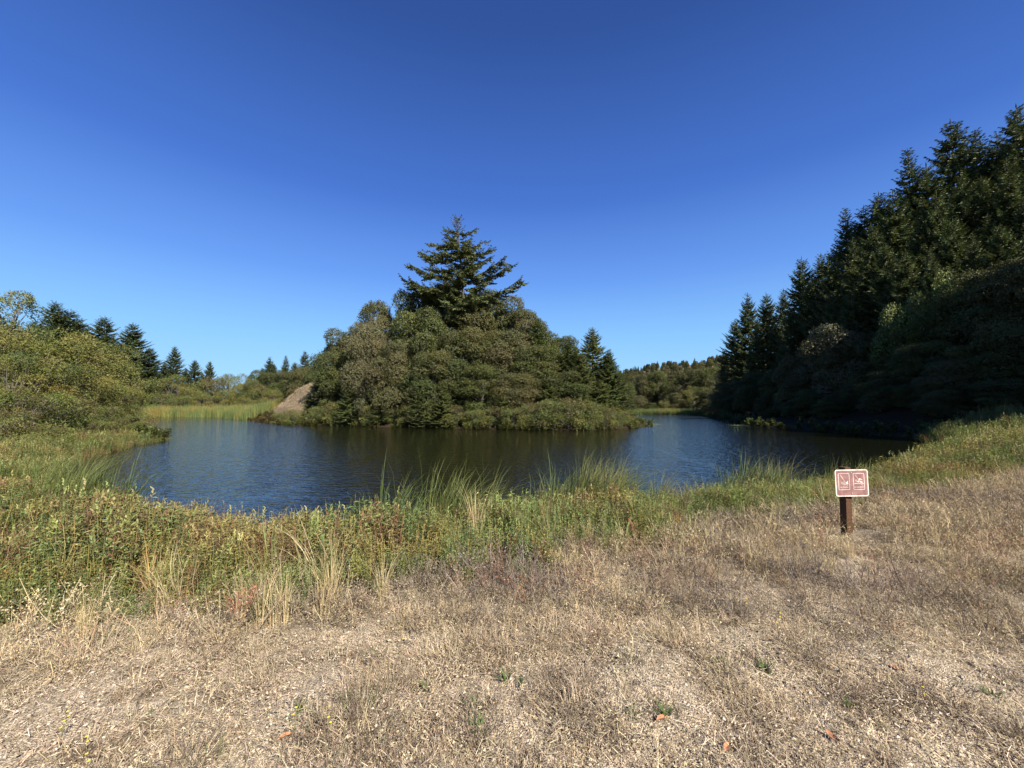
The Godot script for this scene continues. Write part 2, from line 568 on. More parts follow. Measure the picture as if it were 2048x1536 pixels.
# flat litter: straw pieces, crumbs and leaf scraps within 0.28 m
func litter(key: int, straws: int, crumbs: int) -> Mesh:
	rng.seed = key
	var g := Geo.new()
	for k in straws:
		var a := rnd(0, TAU)
		var p := Vector3(cos(a), 0, sin(a)) * 0.28 * sqrt(rng.randf()) + Vector3(0, rnd(0.002, 0.018), 0)
		var b := rnd(0, TAU)
		var long := 0.012 + 0.05 * pow(rng.randf(), 2.5)
		var d := Vector3(cos(b), rnd(-0.2, 0.7), sin(b)) * long
		var w := d.cross(Vector3.UP + unit() * 0.6).normalized() * rnd(0.0008, 0.0019)
		var f := rnd(0.35, 1.4)
		g.quad(p - w, p + d - w * 0.5, p + d + w * 0.5, p + w, Color(f, f * rnd(0.9, 1.0), f * rnd(0.75, 1.0)))
	for k in crumbs:
		var a := rnd(0, TAU)
		var p := Vector3(cos(a), 0, sin(a)) * 0.28 * sqrt(rng.randf()) + Vector3(0, rnd(0.0, 0.006), 0)
		var f := rnd(0.7, 1.7)
		var col := Color(f, f * 0.95, f * 0.86)
		if k % 2:
			# a scrap of dead leaf
			var d := unit() * rnd(0.005, 0.012)
			g.leaf(p + Vector3(0, 0.006, 0), d, d.cross(unit()).normalized() * rnd(0.002, 0.006), col)
			continue
		var s := rnd(0.003, 0.011)
		var q := []
		for e in 4:
			q.append(p + Vector3(cos(e * 1.57 + a), rnd(-0.1, 0.3), sin(e * 1.57 + a)) * s * rnd(0.6, 1.3))
		var top := p + Vector3(rnd(-0.3, 0.3), rnd(0.6, 1.2), rnd(-0.3, 0.3)) * s
		for e in 4:
			g.tri(q[e], q[(e + 1) % 4], top, col)
	return g.mesh(dry_mat)

func spread_out(called: String, meshes: Array, places: Array, tints: Array) -> Node3D:
	var holder := Node3D.new()
	holder.name = numbered(called)
	add_child(holder)
	for k in meshes.size():
		var some := []
		var cols := PackedColorArray()
		for q in range(k, places.size(), meshes.size()):
			some.append(places[q])
			cols.append(tints[q])
		if some.size():
			holder.add_child(scatter("plants", meshes[k], some, cols), true)
	return holder


func cover_the_bank() -> void:
	var herbs := []
	for k in 5: herbs.append(herb(100 + k, 11, 0.074, 0.0088, k > 2))
	rng.seed = 21
	var places := []
	var tints := []
	var greens := [Color(0.195, 0.255, 0.085), Color(0.245, 0.285, 0.10), Color(0.16, 0.24, 0.090), Color(0.29, 0.295, 0.105), Color(0.285, 0.25, 0.105), Color(0.20, 0.13, 0.08)]
	for k in 68000:
		var x := rnd(-24.0, 36.0)
		var z := rnd(-27.0, -2.8)
		var d := shore(x, z)
		if d < -0.55 or d > (9.0 if x < 18.0 else 16.0): continue
		var line := herb_line(x)
		if z > line + rnd(-0.35, 0.15): continue
		if absf(x) > -z * 1.42 + 3.5: continue
		var far := sqrt(x * x + z * z)
		if rng.randf() > clampf(11.0 / far, 0.3, 1.0): continue
		var n := fine.get_noise_2d(x * 1.2, z * 1.2)
		if n < -0.32 and rng.randf() < 0.5: continue
		var s := rnd(0.6, 1.05) * (1.0 + 0.5 * n) * (1.0 if d > 0.0 else 0.85) * (0.42 + 0.58 * smooth(line + 0.2, line - 2.4, z))
		s = maxf(s, 0.32)
		if x > 1.5: s *= lerpf(1.0, 0.72, smooth(7.0, 10.0, far)) * lerpf(1.0, 1.6, smooth(14.0, 19.0, far))
		places.append(frame(Vector3(x, maxf(ground_at(x, z), WATER - 0.12) - 0.02, z), rnd(0, TAU), Vector3(s * 1.15, s, s * 1.15), rnd(-0.2, 0.2), rnd(0, TAU)))
		var mood := coarse.get_noise_2d(x * 6.0, z * 6.0) + rnd(-0.35, 0.35)
		var c: Color = greens[0] if mood < -0.15 else greens[2] if mood < 0.0 else greens[1] if mood < 0.2 else greens[3] if mood < 0.36 else greens[4]
		if rng.randf() < 0.07: c = greens[5]
		tints.append(shade(c, 0.25))
	var o := spread_out("waterside_herbs", herbs, places, tints)
	tag(o, "green leafy weeds with reddening leaves along the near water edge", "weeds", "", "stuff")
	print("herbs ", places.size())

	var sedges := []
	for k in 3: sedges.append(tuft(180 + k, 24, 0.75, 0.004, 0.5, 0.5, 0.10, leaf_mat))
	rng.seed = 26
	places = []
	tints = []
	for k in 5200:
		var x := rnd(-20.0, 22.0)
		var z := rnd(-18.0, -2.8)
		var d := shore(x, z)
		if d < -0.4 or d > 8.0 or z > herb_line(x) - 0.1: continue
		if absf(x) > -z * 1.42 + 3.5: continue
		var clump := fine.get_noise_2d(x * 1.7 + 60.0, z * 1.7)
		if rng.randf() > smooth(-0.1, 0.35, clump): continue
		var s := rnd(0.55, 1.15) * (0.8 if x > 1.5 else 1.0)
		places.append(frame(Vector3(x, maxf(ground_at(x, z), WATER - 0.1), z), rnd(0, TAU), Vector3.ONE * s, rnd(-0.3, 0.3), rnd(0, TAU)))
		tints.append(shade([Color(0.24, 0.25, 0.085), Color(0.36, 0.29, 0.11), Color(0.40, 0.26, 0.10), Color(0.18, 0.22, 0.08), Color(0.44, 0.36, 0.21)][rng.randi() % 5], 0.2))
	o = spread_out("yellow_sedge", sedges, places, tints)
	tag(o, "yellowing narrow sedge blades among the green weeds", "sedge", "", "stuff")
	print("sedges ", places.size())

	var lumps := []
	for k in 4:
		rng.seed = 190 + k
		var g := Geo.new()
		var rim := []
		for q in 6: rim.append(Vector3(cos(q * TAU / 6), rnd(-0.2, 0.1), sin(q * TAU / 6)) * rnd(0.7, 1.2))
		var belt := []
		for q in 6: belt.append(Vector3(cos(q * TAU / 6 + 0.4) * rnd(0.5, 0.75), rnd(0.35, 0.6), sin(q * TAU / 6 + 0.4) * rnd(0.5, 0.75)))
		var peak := Vector3(rnd(-0.2, 0.2), rnd(0.6, 0.8), rnd(-0.2, 0.2))
		for q in 6:
			var f := rnd(0.85, 1.1)
			g.quad(rim[q], belt[q], belt[(q + 1) % 6], rim[(q + 1) % 6], Color(f, f, f))
			g.tri(belt[q], peak, belt[(q + 1) % 6], Color(f, f, f))
		lumps.append(g.mesh(plain_mat))
	rng.seed = 27
	places = []
	tints = []
	for k in 16000:
		var z := -pow(rng.randf(), 0.85) * 6.0 - 1.0
		var x := rnd(-1.0, 1.0) * (-z * 1.42 + 0.5)
		if z < herb_line(x): continue
		if rng.randf() > smooth(-0.3, 0.1, patch(x, z)) + 0.1: continue
		var s := 0.002 + 0.013 * pow(rng.randf(), 5.0)
		places.append(frame(Vector3(x, ground_at(x, z) - s * 0.1, z), rnd(0, TAU), Vector3(s * rnd(0.8, 1.5), s, s)))
		tints.append(shade([Color(0.50, 0.415, 0.31), Color(0.44, 0.36, 0.265), Color(0.52, 0.45, 0.35), Color(0.22, 0.175, 0.135)][rng.randi() % 4], 0.2))
	o = spread_out("soil_clods", lumps, places, tints)
	tag(o, "pale soil clods and pebbles scattered on the bare ground", "clods", "", "stuff")

	# dry weeds between the bare ground and the green belt
	var weeds := []
	for k in 5: weeds.append(weed(140 + k, 11, 0.26, 0.8, 1.1))
	for k in 1: weeds.append(weed(150 + k, 8, 0.42, 0.3, 0.5))
	rng.seed = 22
	places = []
	tints = []
	var browns := [Color(0.26, 0.205, 0.145), Color(0.35, 0.285, 0.19), Color(0.21, 0.175, 0.145), Color(0.47, 0.385, 0.24), Color(0.28, 0.16, 0.105)]
	for k in 46000:
		var x := rnd(-9.0, 24.0)
		var z := rnd(-15.0, -1.6)
		if absf(x) > -z * 1.42 + 3.0: continue
		var line := herb_line(x)
		var into := line - z
		if into > 0.5: continue
		if into > 0.0 and rng.randf() < into / 0.5: continue
		var n := fine.get_noise_2d(x * 0.9 + 40.0, z * 0.9)
		var start := lerpf(-2.6, -2.2, smooth(0.0, 5.0, x))
		var thick := smooth(start, start - 1.6, z) * smooth(-0.45, 0.15, n + 0.25)
		if x > 5.0 and z > -4.6: thick *= 0.35
		var clump := patch(x, z)
		thick *= smooth(0.25, -0.25, clump) * 0.8 + 0.3
		thick = maxf(thick, 0.8 * smooth(-0.15, -0.40, clump))
		var post := Vector2(4.55, -5.35)
		var along := clampf(Vector2(x, z).dot(post) / post.length_squared(), 0.0, 1.0)
		if along > 0.72 and (Vector2(x, z) - post * along).length() < 0.28: continue
		if rng.randf() > thick * clampf(7.5 / -z, 0.35, 1.0): continue
		var s := rnd(0.45, 1.0) * (0.75 + 0.5 * smooth(start, line, z))
		places.append(frame(Vector3(x, ground_at(x, z) - 0.01, z), rnd(0, TAU), Vector3(s * 1.1, s, s * 1.1), rnd(-0.25, 0.25), rnd(0, TAU)))
		var mood := coarse.get_noise_2d(x * 5.0 + 90.0, z * 5.0) + rnd(-0.4, 0.4)
		var c: Color = browns[2] if mood < -0.2 else browns[0] if mood < 0.05 else browns[1] if mood < 0.25 else browns[3]
		if rng.randf() < 0.06: c = browns[4]
		if z > start and clump < -0.15: c = Color(0.19, 0.15, 0.115)
		tints.append(shade(c, 0.25))
	o = spread_out("dry_weeds", weeds, places, tints)
	tag(o, "dead brown branching weeds with pale seed heads on the bank", "weeds", "", "stuff")
	print("weeds ", places.size())

	# short dead grass and litter on the bare ground
	var bits := []
	for k in 6: bits.append(litter(160 + k, 110, 34))
	rng.seed = 23
	places = []
	tints = []
	for k in 24000:
		var z := -pow(rng.randf(), 0.8) * 8.0 - 0.9
		var x := rnd(-1.0, 1.0) * (-z * 1.42 + 2.4)
		if z < herb_line(x) - 0.6: continue
		if rng.randf() > clampf(3.2 / -z, 0.25, 1.0): continue
		var open := patch(x, z)
		if rng.randf() > smooth(0.12, -0.22, open) + 0.10: continue
		places.append(frame(Vector3(x, ground_at(x, z), z), rnd(0, TAU), Vector3.ONE * rnd(0.7, 1.2)))
		tints.append(shade([Color(0.60, 0.51, 0.385), Color(0.49, 0.41, 0.30), Color(0.31, 0.25, 0.185)][rng.randi() % 3], 0.2))
	o = spread_out("dry_litter", bits, places, tints)
	tag(o, "straw bits and soil crumbs strewn over the bare ground", "litter", "", "stuff")
	print("litter ", places.size())

	var tufts := []
	for k in 4: tufts.append(tuft(170 + k, 30, 0.075, 0.0013, 1.1, 0.5, 0.10, dry_mat))
	rng.seed = 24
	places = []
	tints = []
	for k in 25000:
		var z := -pow(rng.randf(), 0.75) * 9.0 - 1.0
		var x := rnd(-1.0, 1.0) * (-z * 1.42 + 2.4)
		if z < herb_line(x) - 0.3: continue
		var bare := patch(x, z)
		if rng.randf() > smooth(0.15, -0.3, bare) * 0.9 + 0.06: continue
		if rng.randf() > clampf(4.0 / -z, 0.3, 1.0): continue
		var s := rnd(0.5, 1.2) * (1.0 + 0.7 * smooth(-0.1, -0.6, bare))
		places.append(frame(Vector3(x, ground_at(x, z) - 0.004, z), rnd(0, TAU), Vector3(s * 1.2, s, s * 1.2)))
		var c: Color = [Color(0.43, 0.35, 0.23), Color(0.31, 0.25, 0.175), Color(0.52, 0.44, 0.31), Color(0.36, 0.265, 0.17)][rng.randi() % 4]
		if rng.randf() < 0.035: c = Color(0.10, 0.135, 0.045)
		tints.append(shade(c, 0.2))
	o = spread_out("short_dry_grass", tufts, places, tints)
	tag(o, "short dead grass growing on the trodden ground", "grass", "", "stuff")
	print("tufts ", places.size())


func plants_by_themselves() -> void:
	# cattails at the water's edge: each clump a thing
	var kinds := []
	var wind := Vector3(0.22, 0, -0.04)
	for k in 4: kinds.append(tuft(200 + k, 48, 1.9, 0.010, 0.22, 0.45, 0.34, leaf_mat_tinted([Color(0.092, 0.128, 0.038), Color(0.15, 0.17, 0.052), Color(0.11, 0.14, 0.042), Color(0.18, 0.175, 0.060)][k]), wind))
	for k in 2: kinds.append(tuft(210 + k, 14, 1.6, 0.008, 0.25, 0.35, 0.35, leaf_mat_tinted(Color(0.14, 0.18, 0.06)), wind))
	rng.seed = 31
	var clumps := []
	# [photo column, photo row of the tips, depth, kind, how many, spread]
	for a in [[820, 940, 7.0, 0, 3, 0.5], [880, 925, 7.3, 1, 4, 0.6], [945, 935, 7.6, 2, 3, 0.4], [690, 985, 6.4, 4, 3, 0.6], [760, 970, 6.7, 5, 3, 0.4], [1010, 950, 7.8, 5, 2, 0.4],
			[1130, 920, 8.3, 0, 4, 0.5], [1185, 905, 8.6, 3, 6, 0.6], [1240, 920, 8.8, 2, 4, 0.5], [1060, 955, 8.0, 4, 3, 0.5], [1010, 965, 7.6, 3, 4, 0.6], [1070, 950, 8.0, 1, 4, 0.5], [1290, 945, 9.0, 3, 4, 0.6], [1350, 955, 9.4, 1, 4, 0.6], [1400, 950, 9.6, 2, 3, 0.5], [640, 1000, 6.3, 5, 4, 0.5], [1640, 925, 11.0, 1, 4, 0.7], [1790, 915, 12.6, 3, 3, 0.8],
			[1450, 925, 9.9, 1, 4, 0.5], [1500, 900, 10.3, 0, 8, 0.7], [1545, 903, 10.6, 3, 7, 0.6], [1210, 915, 8.4, 1, 5, 0.6], [1160, 930, 8.2, 2, 5, 0.6], [850, 945, 7.0, 2, 4, 0.6], [1100, 945, 8.0, 3, 3, 0.4], [1600, 930, 10.8, 5, 3, 0.5], [1680, 908, 11.4, 4, 4, 0.7], [1730, 905, 11.8, 1, 3, 0.6],
			[20, 890, 9.5, 2, 7, 0.9], [70, 905, 9.0, 0, 8, 0.9], [130, 918, 8.8, 1, 8, 0.8], [185, 935, 8.4, 0, 6, 0.6], [100, 950, 7.6, 2, 5, 0.8], [30, 960, 7.2, 0, 5, 0.8], [240, 965, 8.0, 4, 3, 0.4], [-30, 890, 10.5, 3, 4, 0.9],
			[2010, 855, 17.0, 1, 3, 0.8], [2040, 862, 16.5, 5, 3, 0.8], [1960, 880, 17.5, 4, 2, 0.7]]:
		for k in a[4]:
			var p := spot(a[0], a[1], a[2])
			p.x += rnd(-a[5], a[5])
			p.z += rnd(-a[5], a[5]) * 0.6
			var foot := maxf(ground_at(p.x, p.z), WATER - 0.25)
			var s := clampf((p.y - foot) / 1.45, 0.45, 1.4) * rnd(0.85, 1.05)
			clumps.append([Vector3(p.x, foot, p.z), s, a[3]])
	for c in clumps:
		var x: float = c[0].x
		var z: float = c[0].z
		var where := "beside the brown sign" if x > 8.0 and x < 12.0 else "below the shrub thicket" if x < -5.0 else "on the far bend of the near bank" if x >= 12.0 else "in front of the wooded mound"
		var sparse: bool = c[2] >= 4
		var t := thing("cattail_clump", ("thin scatter of cattail stalks %s" if sparse else "tall arching green cattail clump %s") % where, "cattail", c[0], "cattails along the near shore")
		t.rotation.y = rnd(-0.9, 0.9)
		t.rotation.z = rnd(-0.3, 0.12)
		t.rotation.x = rnd(-0.15, 0.15)
		t.scale = Vector3(rnd(0.75, 1.15), rnd(0.62, 1.12), rnd(0.75, 1.15)) * float(c[1])
		put("leaves", kinds[c[2]], t)

	# standing golden grass
	var gold := []
	for k in 4: gold.append(tuft(230 + k, 30, 0.70, 0.0032, 0.36, 0.3, 0.08, leaf_mat_tinted(Color(0.50, 0.405, 0.225), false)))
	rng.seed = 32
	for a in [[1530, 1090, 4.9], [1570, 1075, 5.0], [1620, 1085, 4.4], [1660, 1100, 4.2], [1500, 1120, 4.6], [1120, 1110, 4.0], [1130, 1085, 4.6], [530, 1135, 3.4], [560, 1140, 3.5], [500, 1150, 3.3], [1180, 1030, 5.6], [960, 980, 6.3],
			[640, 1100, 3.7], [745, 1110, 3.9], [1020, 1000, 6.2], [180, 1190, 3.0], [1900, 1180, 4.3], [1700, 1060, 4.7], [1585, 1130, 4.0], [1640, 1120, 4.0]]:
		for k in 3:
			var p := spot(a[0] + rnd(-25, 25), a[1], a[2] * rnd(0.93, 1.07))
			var foot := ground_at(p.x, p.z)
			var s := clampf((p.y - foot) / 0.6, 0.45, 1.6)
			var where := "around the sign post" if p.x > 2.0 else "in front of the green weeds"
			var t := put("golden_grass_tuft", gold[rng.randi() % 4])
			t.position = Vector3(p.x, foot - 0.01, p.z)
			t.rotation.y = rnd(0, TAU)
			t.scale = Vector3(s, s * rnd(0.9, 1.1), s)
			tag(t, "standing tuft of golden dry grass %s" % where, "grass tuft", "golden grass tufts")

	# russet dock stalks
	for a in [[490, 1165, 3.3, 0.95], [735, 1005, 5.6, 1.0], [745, 985, 5.9, 1.1], [1270, 1035, 5.6, 0.8], [1480, 1075, 4.9, 0.8], [480, 1175, 3.25, 0.8], [1500, 1080, 4.8, 0.8]]:
		var p := spot(a[0], a[1], a[2])
		var foot := ground_at(p.x, p.z)
		rng.seed = int(a[0]) * 7
		var g := Geo.new()
		for k in 5:
			var top := Vector3(rnd(-0.1, 0.1), (p.y - foot) * rnd(0.75, 1.0), rnd(-0.1, 0.1))
			g.quad(Vector3(-0.003, 0, 0), top - Vector3(0.002, 0, 0), top + Vector3(0.002, 0, 0), Vector3(0.003, 0, 0), Color(0.22, 0.10, 0.06))
			for q in 26:
				g.leaf(top * rnd(0.45, 1.0) + unit() * 0.018, unit() * 0.022, unit() * 0.006, shade(Color(0.24, 0.085, 0.055), 0.4))
		var t := put("dock_plant", g.mesh(plain_mat))
		t.position = Vector3(p.x, foot, p.z)
		tag(t, "rust red seeding dock stalks among the %s" % ("dead weeds" if a[2] < 5.0 else "green weeds"), "dock plant", "russet dock plants")

	# green rosettes and yellow flowers on the bare ground
	var rosette := tuft(240, 20, 0.07, 0.005, 1.3, 0.5, 0.03, leaf_mat_tinted(Color(0.085, 0.135, 0.04)))
	rng.seed = 33
	for a in [[1010, 1335], [1040, 1345], [1265, 1420], [1440, 1310], [600, 1385], [960, 1440], [1530, 1330], [945, 1390], [1330, 1420], [1700, 1400], [1985, 1385], [850, 1345]]:
		var d := spot(a[0], a[1], 1.0) - EYE
		var p := EYE + d * (1.6 / -d.y)
		p.y = ground_at(p.x, p.z)
		var t := put("green_rosette", rosette)
		t.position = p
		t.rotation.y = rnd(0, TAU)
		t.scale = Vector3.ONE * rnd(0.6, 1.2)
		tag(t, "small fresh green grass sprig on the dry ground", "sprig", "green sprigs on the dry ground")
	var flower := Geo.new()
	rng.seed = 34
	for k in 2:
		var top := Vector3(rnd(-0.04, 0.04), rnd(0.06, 0.15), rnd(-0.04, 0.04))
		flower.quad(Vector3(-0.0015, 0, 0), top - Vector3(0.001, 0, 0), top + Vector3(0.001, 0, 0), Vector3(0.0015, 0, 0), Color(0.16, 0.16, 0.07))
		for q in 8:
			var b := q * TAU / 8
			flower.leaf(top, Vector3(cos(b), 0.25, sin(b)) * 0.008, Vector3(-sin(b), 0, cos(b)) * 0.0025, Color(0.62, 0.50, 0.04))
	var flower_mesh := flower.mesh(plain_mat)
	for a in [[125, 1415], [118, 1445], [185, 1500], [160, 1480], [800, 1250], [590, 1425], [655, 1440], [1555, 1235], [1558, 1258], [1860, 1405], [230, 1225], [1500, 1200], [1330, 1070], [1400, 1060], [1440, 1045]]:
		var d := spot(a[0], a[1] + 18, 1.0) - EYE
		var p := EYE + d * (1.62 / -d.y)
		p.y = ground_at(p.x, p.z)
		var t := put("yellow_flower", flower_mesh)
		t.position = p
		t.rotation.y = rnd(0, TAU)
		tag(t, "small yellow flower on a thin stalk in the dry grass", "flower", "yellow flowers in the dry grass")
	# fallen leaves
	for a in [[1455, 1502, 0.4], [1665, 1480, -0.7], [1325, 1447, 0.1], [570, 1480, 0.3], [1795, 1345, -0.5], [1878, 1085, 0.6]]:
		var d := spot(a[0], a[1], 1.0) - EYE
		var p := EYE + d * (1.6 / -d.y)
		p = EYE + d * ((1.6 - ground_at(p.x, p.z)) / -d.y)
		p.y = ground_at(p.x, p.z) + 0.016
		var g := Geo.new()
		var col := Color(0.36, 0.16, 0.075) if a[0] != 1878 else Color(0.7, 0.62, 0.52)
		var prev := []
		for k in 7:
			var s := k / 6.0
			var w := 0.017 * sin(PI * pow(s, 0.8)) + 0.0008
			var mid := Vector3((s - 0.5) * 0.085, 0.012 * sin(s * PI) * (1 if a[2] > 0 else -0.4), 0)
			var row := [mid + Vector3(0, 0.009, -w), mid, mid + Vector3(0, 0.007, w)]
			if k:
				for q in 2:
					g.quad(prev[q], row[q], row[q + 1], prev[q + 1], col)
			prev = row
		g.tube(PackedVector3Array([Vector3(-0.042, 0, 0), Vector3(-0.06, 0.006, 0.004)]), PackedFloat32Array([0.0012, 0.0009]), 4, Color(0.3, 0.14, 0.06))
		var t := put("fallen_leaf", g.mesh(plain_mat))
		t.position = p
		t.rotation.y = a[2] * 2.0
		t.scale = Vector3.ONE * 0.8
		if a[0] == 1878:
			t.scale = Vector3.ONE * 1.6
			tag(t, "pale bleached leaf lying behind the sign post", "leaf")
		else:
			tag(t, "curled orange brown fallen leaf on the dry ground", "leaf", "fallen orange leaves")

var tinted := {}
func leaf_mat_tinted(c: Color, thin := true) -> StandardMaterial3D:
	if not tinted.has(c):
		var m: StandardMaterial3D = (leaf_mat if thin else dry_mat).duplicate()
		m.albedo_color = c.linear_to_srgb()
		tinted[c] = m
	return tinted[c]


# ---------------------------------------------------------------- the sign

func rounded(w: float, h: float, r: float) -> PackedVector2Array:
	var out := PackedVector2Array()
	for k in 4:
		var c := Vector2((w * 0.5 - r) * (1 if k == 0 or k == 3 else -1), (h * 0.5 - r) * (1 if k < 2 else -1))
		for q in 6:
			var a := k * PI / 2 + q * PI / 10
			out.append(c + Vector2(cos(a), sin(a)) * r)
	return out

func slab(shape: PackedVector2Array, z0: float, z1: float, col: Color, g: Geo) -> void:
	var big := PackedVector2Array()
	for q in shape: big.append(q * 1000.0)
	var tris := Geometry2D.triangulate_polygon(big)
	if tris.is_empty():
		for k in range(1, shape.size() - 1): tris.append_array(PackedInt32Array([0, k, k + 1]))
	for t in range(0, tris.size(), 3):
		var p := []
		for k in 3: p.append(shape[tris[t + k]])
		if (p[1] - p[0]).cross(p[2] - p[0]) > 0.0: p = [p[0], p[2], p[1]]
		g.tri(Vector3(p[0].x, p[0].y, z1), Vector3(p[1].x, p[1].y, z1), Vector3(p[2].x, p[2].y, z1), col)
		g.tri(Vector3(p[0].x, p[0].y, z0), Vector3(p[2].x, p[2].y, z0), Vector3(p[1].x, p[1].y, z0), col)
	for k in shape.size():
		var a := shape[k]
		var b := shape[(k + 1) % shape.size()]
		g.quad(Vector3(a.x, a.y, z0), Vector3(a.x, a.y, z1), Vector3(b.x, b.y, z1), Vector3(b.x, b.y, z0), col)

func ring(outer: PackedVector2Array, inner: PackedVector2Array, z0: float, z1: float, col: Color, g: Geo) -> void:
	for k in outer.size():
		var q := (k + 1) % outer.size()
		var a := outer[k]; var b := outer[q]; var c := inner[q]; var d := inner[k]
		g.quad(Vector3(a.x, a.y, z1), Vector3(d.x, d.y, z1), Vector3(c.x, c.y, z1), Vector3(b.x, b.y, z1), col)
		g.quad(Vector3(a.x, a.y, z0), Vector3(a.x, a.y, z1), Vector3(b.x, b.y, z1), Vector3(b.x, b.y, z0), col)
		g.quad(Vector3(d.x, d.y, z0), Vector3(c.x, c.y, z0), Vector3(c.x, c.y, z1), Vector3(d.x, d.y, z1), col)

func moved(shape: PackedVector2Array, by: Vector2) -> PackedVector2Array:
	var out := PackedVector2Array()
	for p in shape: out.append(p + by)
	return out

func poly(list: Array, by: Vector2, s: float) -> PackedVector2Array:
	var out := PackedVector2Array()
	for k in range(0, list.size(), 2): out.append(Vector2(list[k], list[k + 1]) * s + by)
	return out

func blob(at: Vector2, rx: float, ry: float, turn := 0.0) -> PackedVector2Array:
	var out := PackedVector2Array()
	for k in 34:
		out.append(at + Vector2(cos(TAU * k / 18) * rx, sin(TAU * k / 18) * ry).rotated(turn))
	return out

func make_sign() -> void:
	var foot := spot(1694, 1078, 5.35)
	foot.y = ground_at(foot.x, foot.z)
	var t := thing("warning_sign", "faded brown no fishing and no swimming sign on a wooden post", "sign", foot)
	t.rotation.y = 0.16
	t.rotation.z = -0.012
	var wood := StandardMaterial3D.new()
	wood.resource_name = "stained_post"
	wood.roughness = 0.85
	wood.metallic_specular = 0.3
	wood.albedo_texture = speckle(256, 0.05, [Color(0.20, 0.14, 0.10), Color(0.30, 0.21, 0.15), Color(0.40, 0.30, 0.215)], 9)
	wood.uv1_triplanar = true
	wood.uv1_scale = Vector3(22.0, 1.6, 22.0)
	var g := Geo.new()
	var post := PackedVector2Array()
	for p in rounded(0.092, 0.092, 0.006): post.append(p)
	var h := 0.915
	for k in post.size():
		var a := post[k]; var b := post[(k + 1) % post.size()]
		g.quad(Vector3(a.x, -0.5, a.y), Vector3(b.x, -0.5, b.y), Vector3(b.x, h, b.y), Vector3(a.x, h, a.y), Color.WHITE)
		g.tri(Vector3(a.x, h, a.y), Vector3(b.x, h, b.y), Vector3(0, h + 0.004, 0), Color.WHITE)
	put("post", g.mesh(wood), t)
	var brown := Color(0.27, 0.145, 0.13)
	var white := Color(0.70, 0.65, 0.58)
	var pink := Color(0.52, 0.33, 0.31)
	var paint := StandardMaterial3D.new()
	paint.resource_name = "faded_paint"
	paint.vertex_color_use_as_albedo = true
	paint.roughness = 0.45
	paint.albedo_texture = speckle(256, 0.012, [Color(0.86, 0.86, 0.86), Color(0.93, 0.93, 0.94), Color(1, 1, 1)], 14)
	paint.uv1_triplanar = true
	paint.uv1_scale = Vector3(3, 3, 3)
	var W := 0.435
	var Hh := 0.35
	g = Geo.new()
	slab(rounded(W, Hh, 0.032), 0.0, 0.003, brown, g)
	var plate := put("plate", g.mesh(paint), t)
	plate.position = Vector3(0.005, h - 0.02 - Hh * 0.5, 0.049)
	plate.rotation.z = 0.028
	plate.rotation.y = -0.16
	plate.position.z = 0.085
	# a spacer block keeps the plate off the post
	g = Geo.new()
	g.box(Vector3(0, h - 0.2, 0.062), Vector3(0.05, 0.2, 0.034), Color.WHITE)
	put("spacer_block", g.mesh(wood), t)
	g = Geo.new()
	ring(rounded(W, Hh, 0.032), rounded(W - 0.026, Hh - 0.026, 0.02), 0.003, 0.0036, white, g)
	put("border", g.mesh(paint), plate)
	for s in [-1.0, 1.0]:
		var at := Vector2(s * 0.098 - 0.004, 0.018)
		g = Geo.new()
		ring(moved(rounded(0.148, 0.215, 0.012), at), moved(rounded(0.137, 0.204, 0.008), at), 0.003, 0.0036, white, g)
		put("panel_outline", g.mesh(paint), plate)
		g = Geo.new()
		if s < 0:
			slab(blob(at + Vector2(-0.004, -0.018), 0.034, 0.021, -0.1), 0.003, 0.0036, white, g)
			slab(poly([0.018, -0.014, 0.055, 0.012, 0.048, -0.012, 0.058, -0.032, 0.02, -0.03], at, 1.0), 0.003, 0.0040, white, g)
			put("fish_symbol", g.mesh(paint), plate)
		else:
			slab(blob(at + Vector2(-0.034, 0.012), 0.012, 0.014), 0.003, 0.0040, white, g)
			slab(poly([-0.032, -0.006, -0.012, 0.006, 0.0, 0.03, 0.006, 0.044, 0.046, 0.024, 0.042, 0.016, 0.014, 0.029, 0.010, 0.012, 0.050, -0.008, 0.046, -0.016, 0.0, -0.012], at, 1.0), 0.003, 0.0036, white, g)
			slab(poly([-0.06, -0.024, 0.06, -0.024, 0.06, -0.031, -0.06, -0.031], at, 1.0), 0.003, 0.0040, white, g)
			put("swimmer_symbol", g.mesh(paint), plate)
		g = Geo.new()
		slab(poly([-0.055, 0.088, -0.038, 0.088, 0.05, -0.05, 0.034, -0.05], at, 1.0), 0.0044, 0.0048, pink, g)
		put("slash", g.mesh(paint), plate)
		var words := TextMesh.new()
		var font := SystemFont.new()
		font.font_names = PackedStringArray(["Droid Sans"])
		words.font = font
		words.font_size = 32
		words.text = "NO FISHING" if s < 0 else "NO SWIMMING"
		words.pixel_size = 0.00058 if s < 0 else 0.00056
		words.depth = 0.0006
		var ink := StandardMaterial3D.new()
		ink.albedo_color = white.linear_to_srgb()
		ink.roughness = 0.5
		words.material = ink
		var wo := put("lettering", words, plate)
		wo.position = Vector3(at.x, at.y - 0.073, 0.0034)
	for y in [0.138, -0.132]:
		g = Geo.new()
		slab(blob(Vector2(-0.004, y), 0.008, 0.008), 0.003, 0.009, Color(0.6, 0.6, 0.58), g)
		put("bolt", g.mesh(plain_mat), plate)


# ---------------------------------------------------------------- build

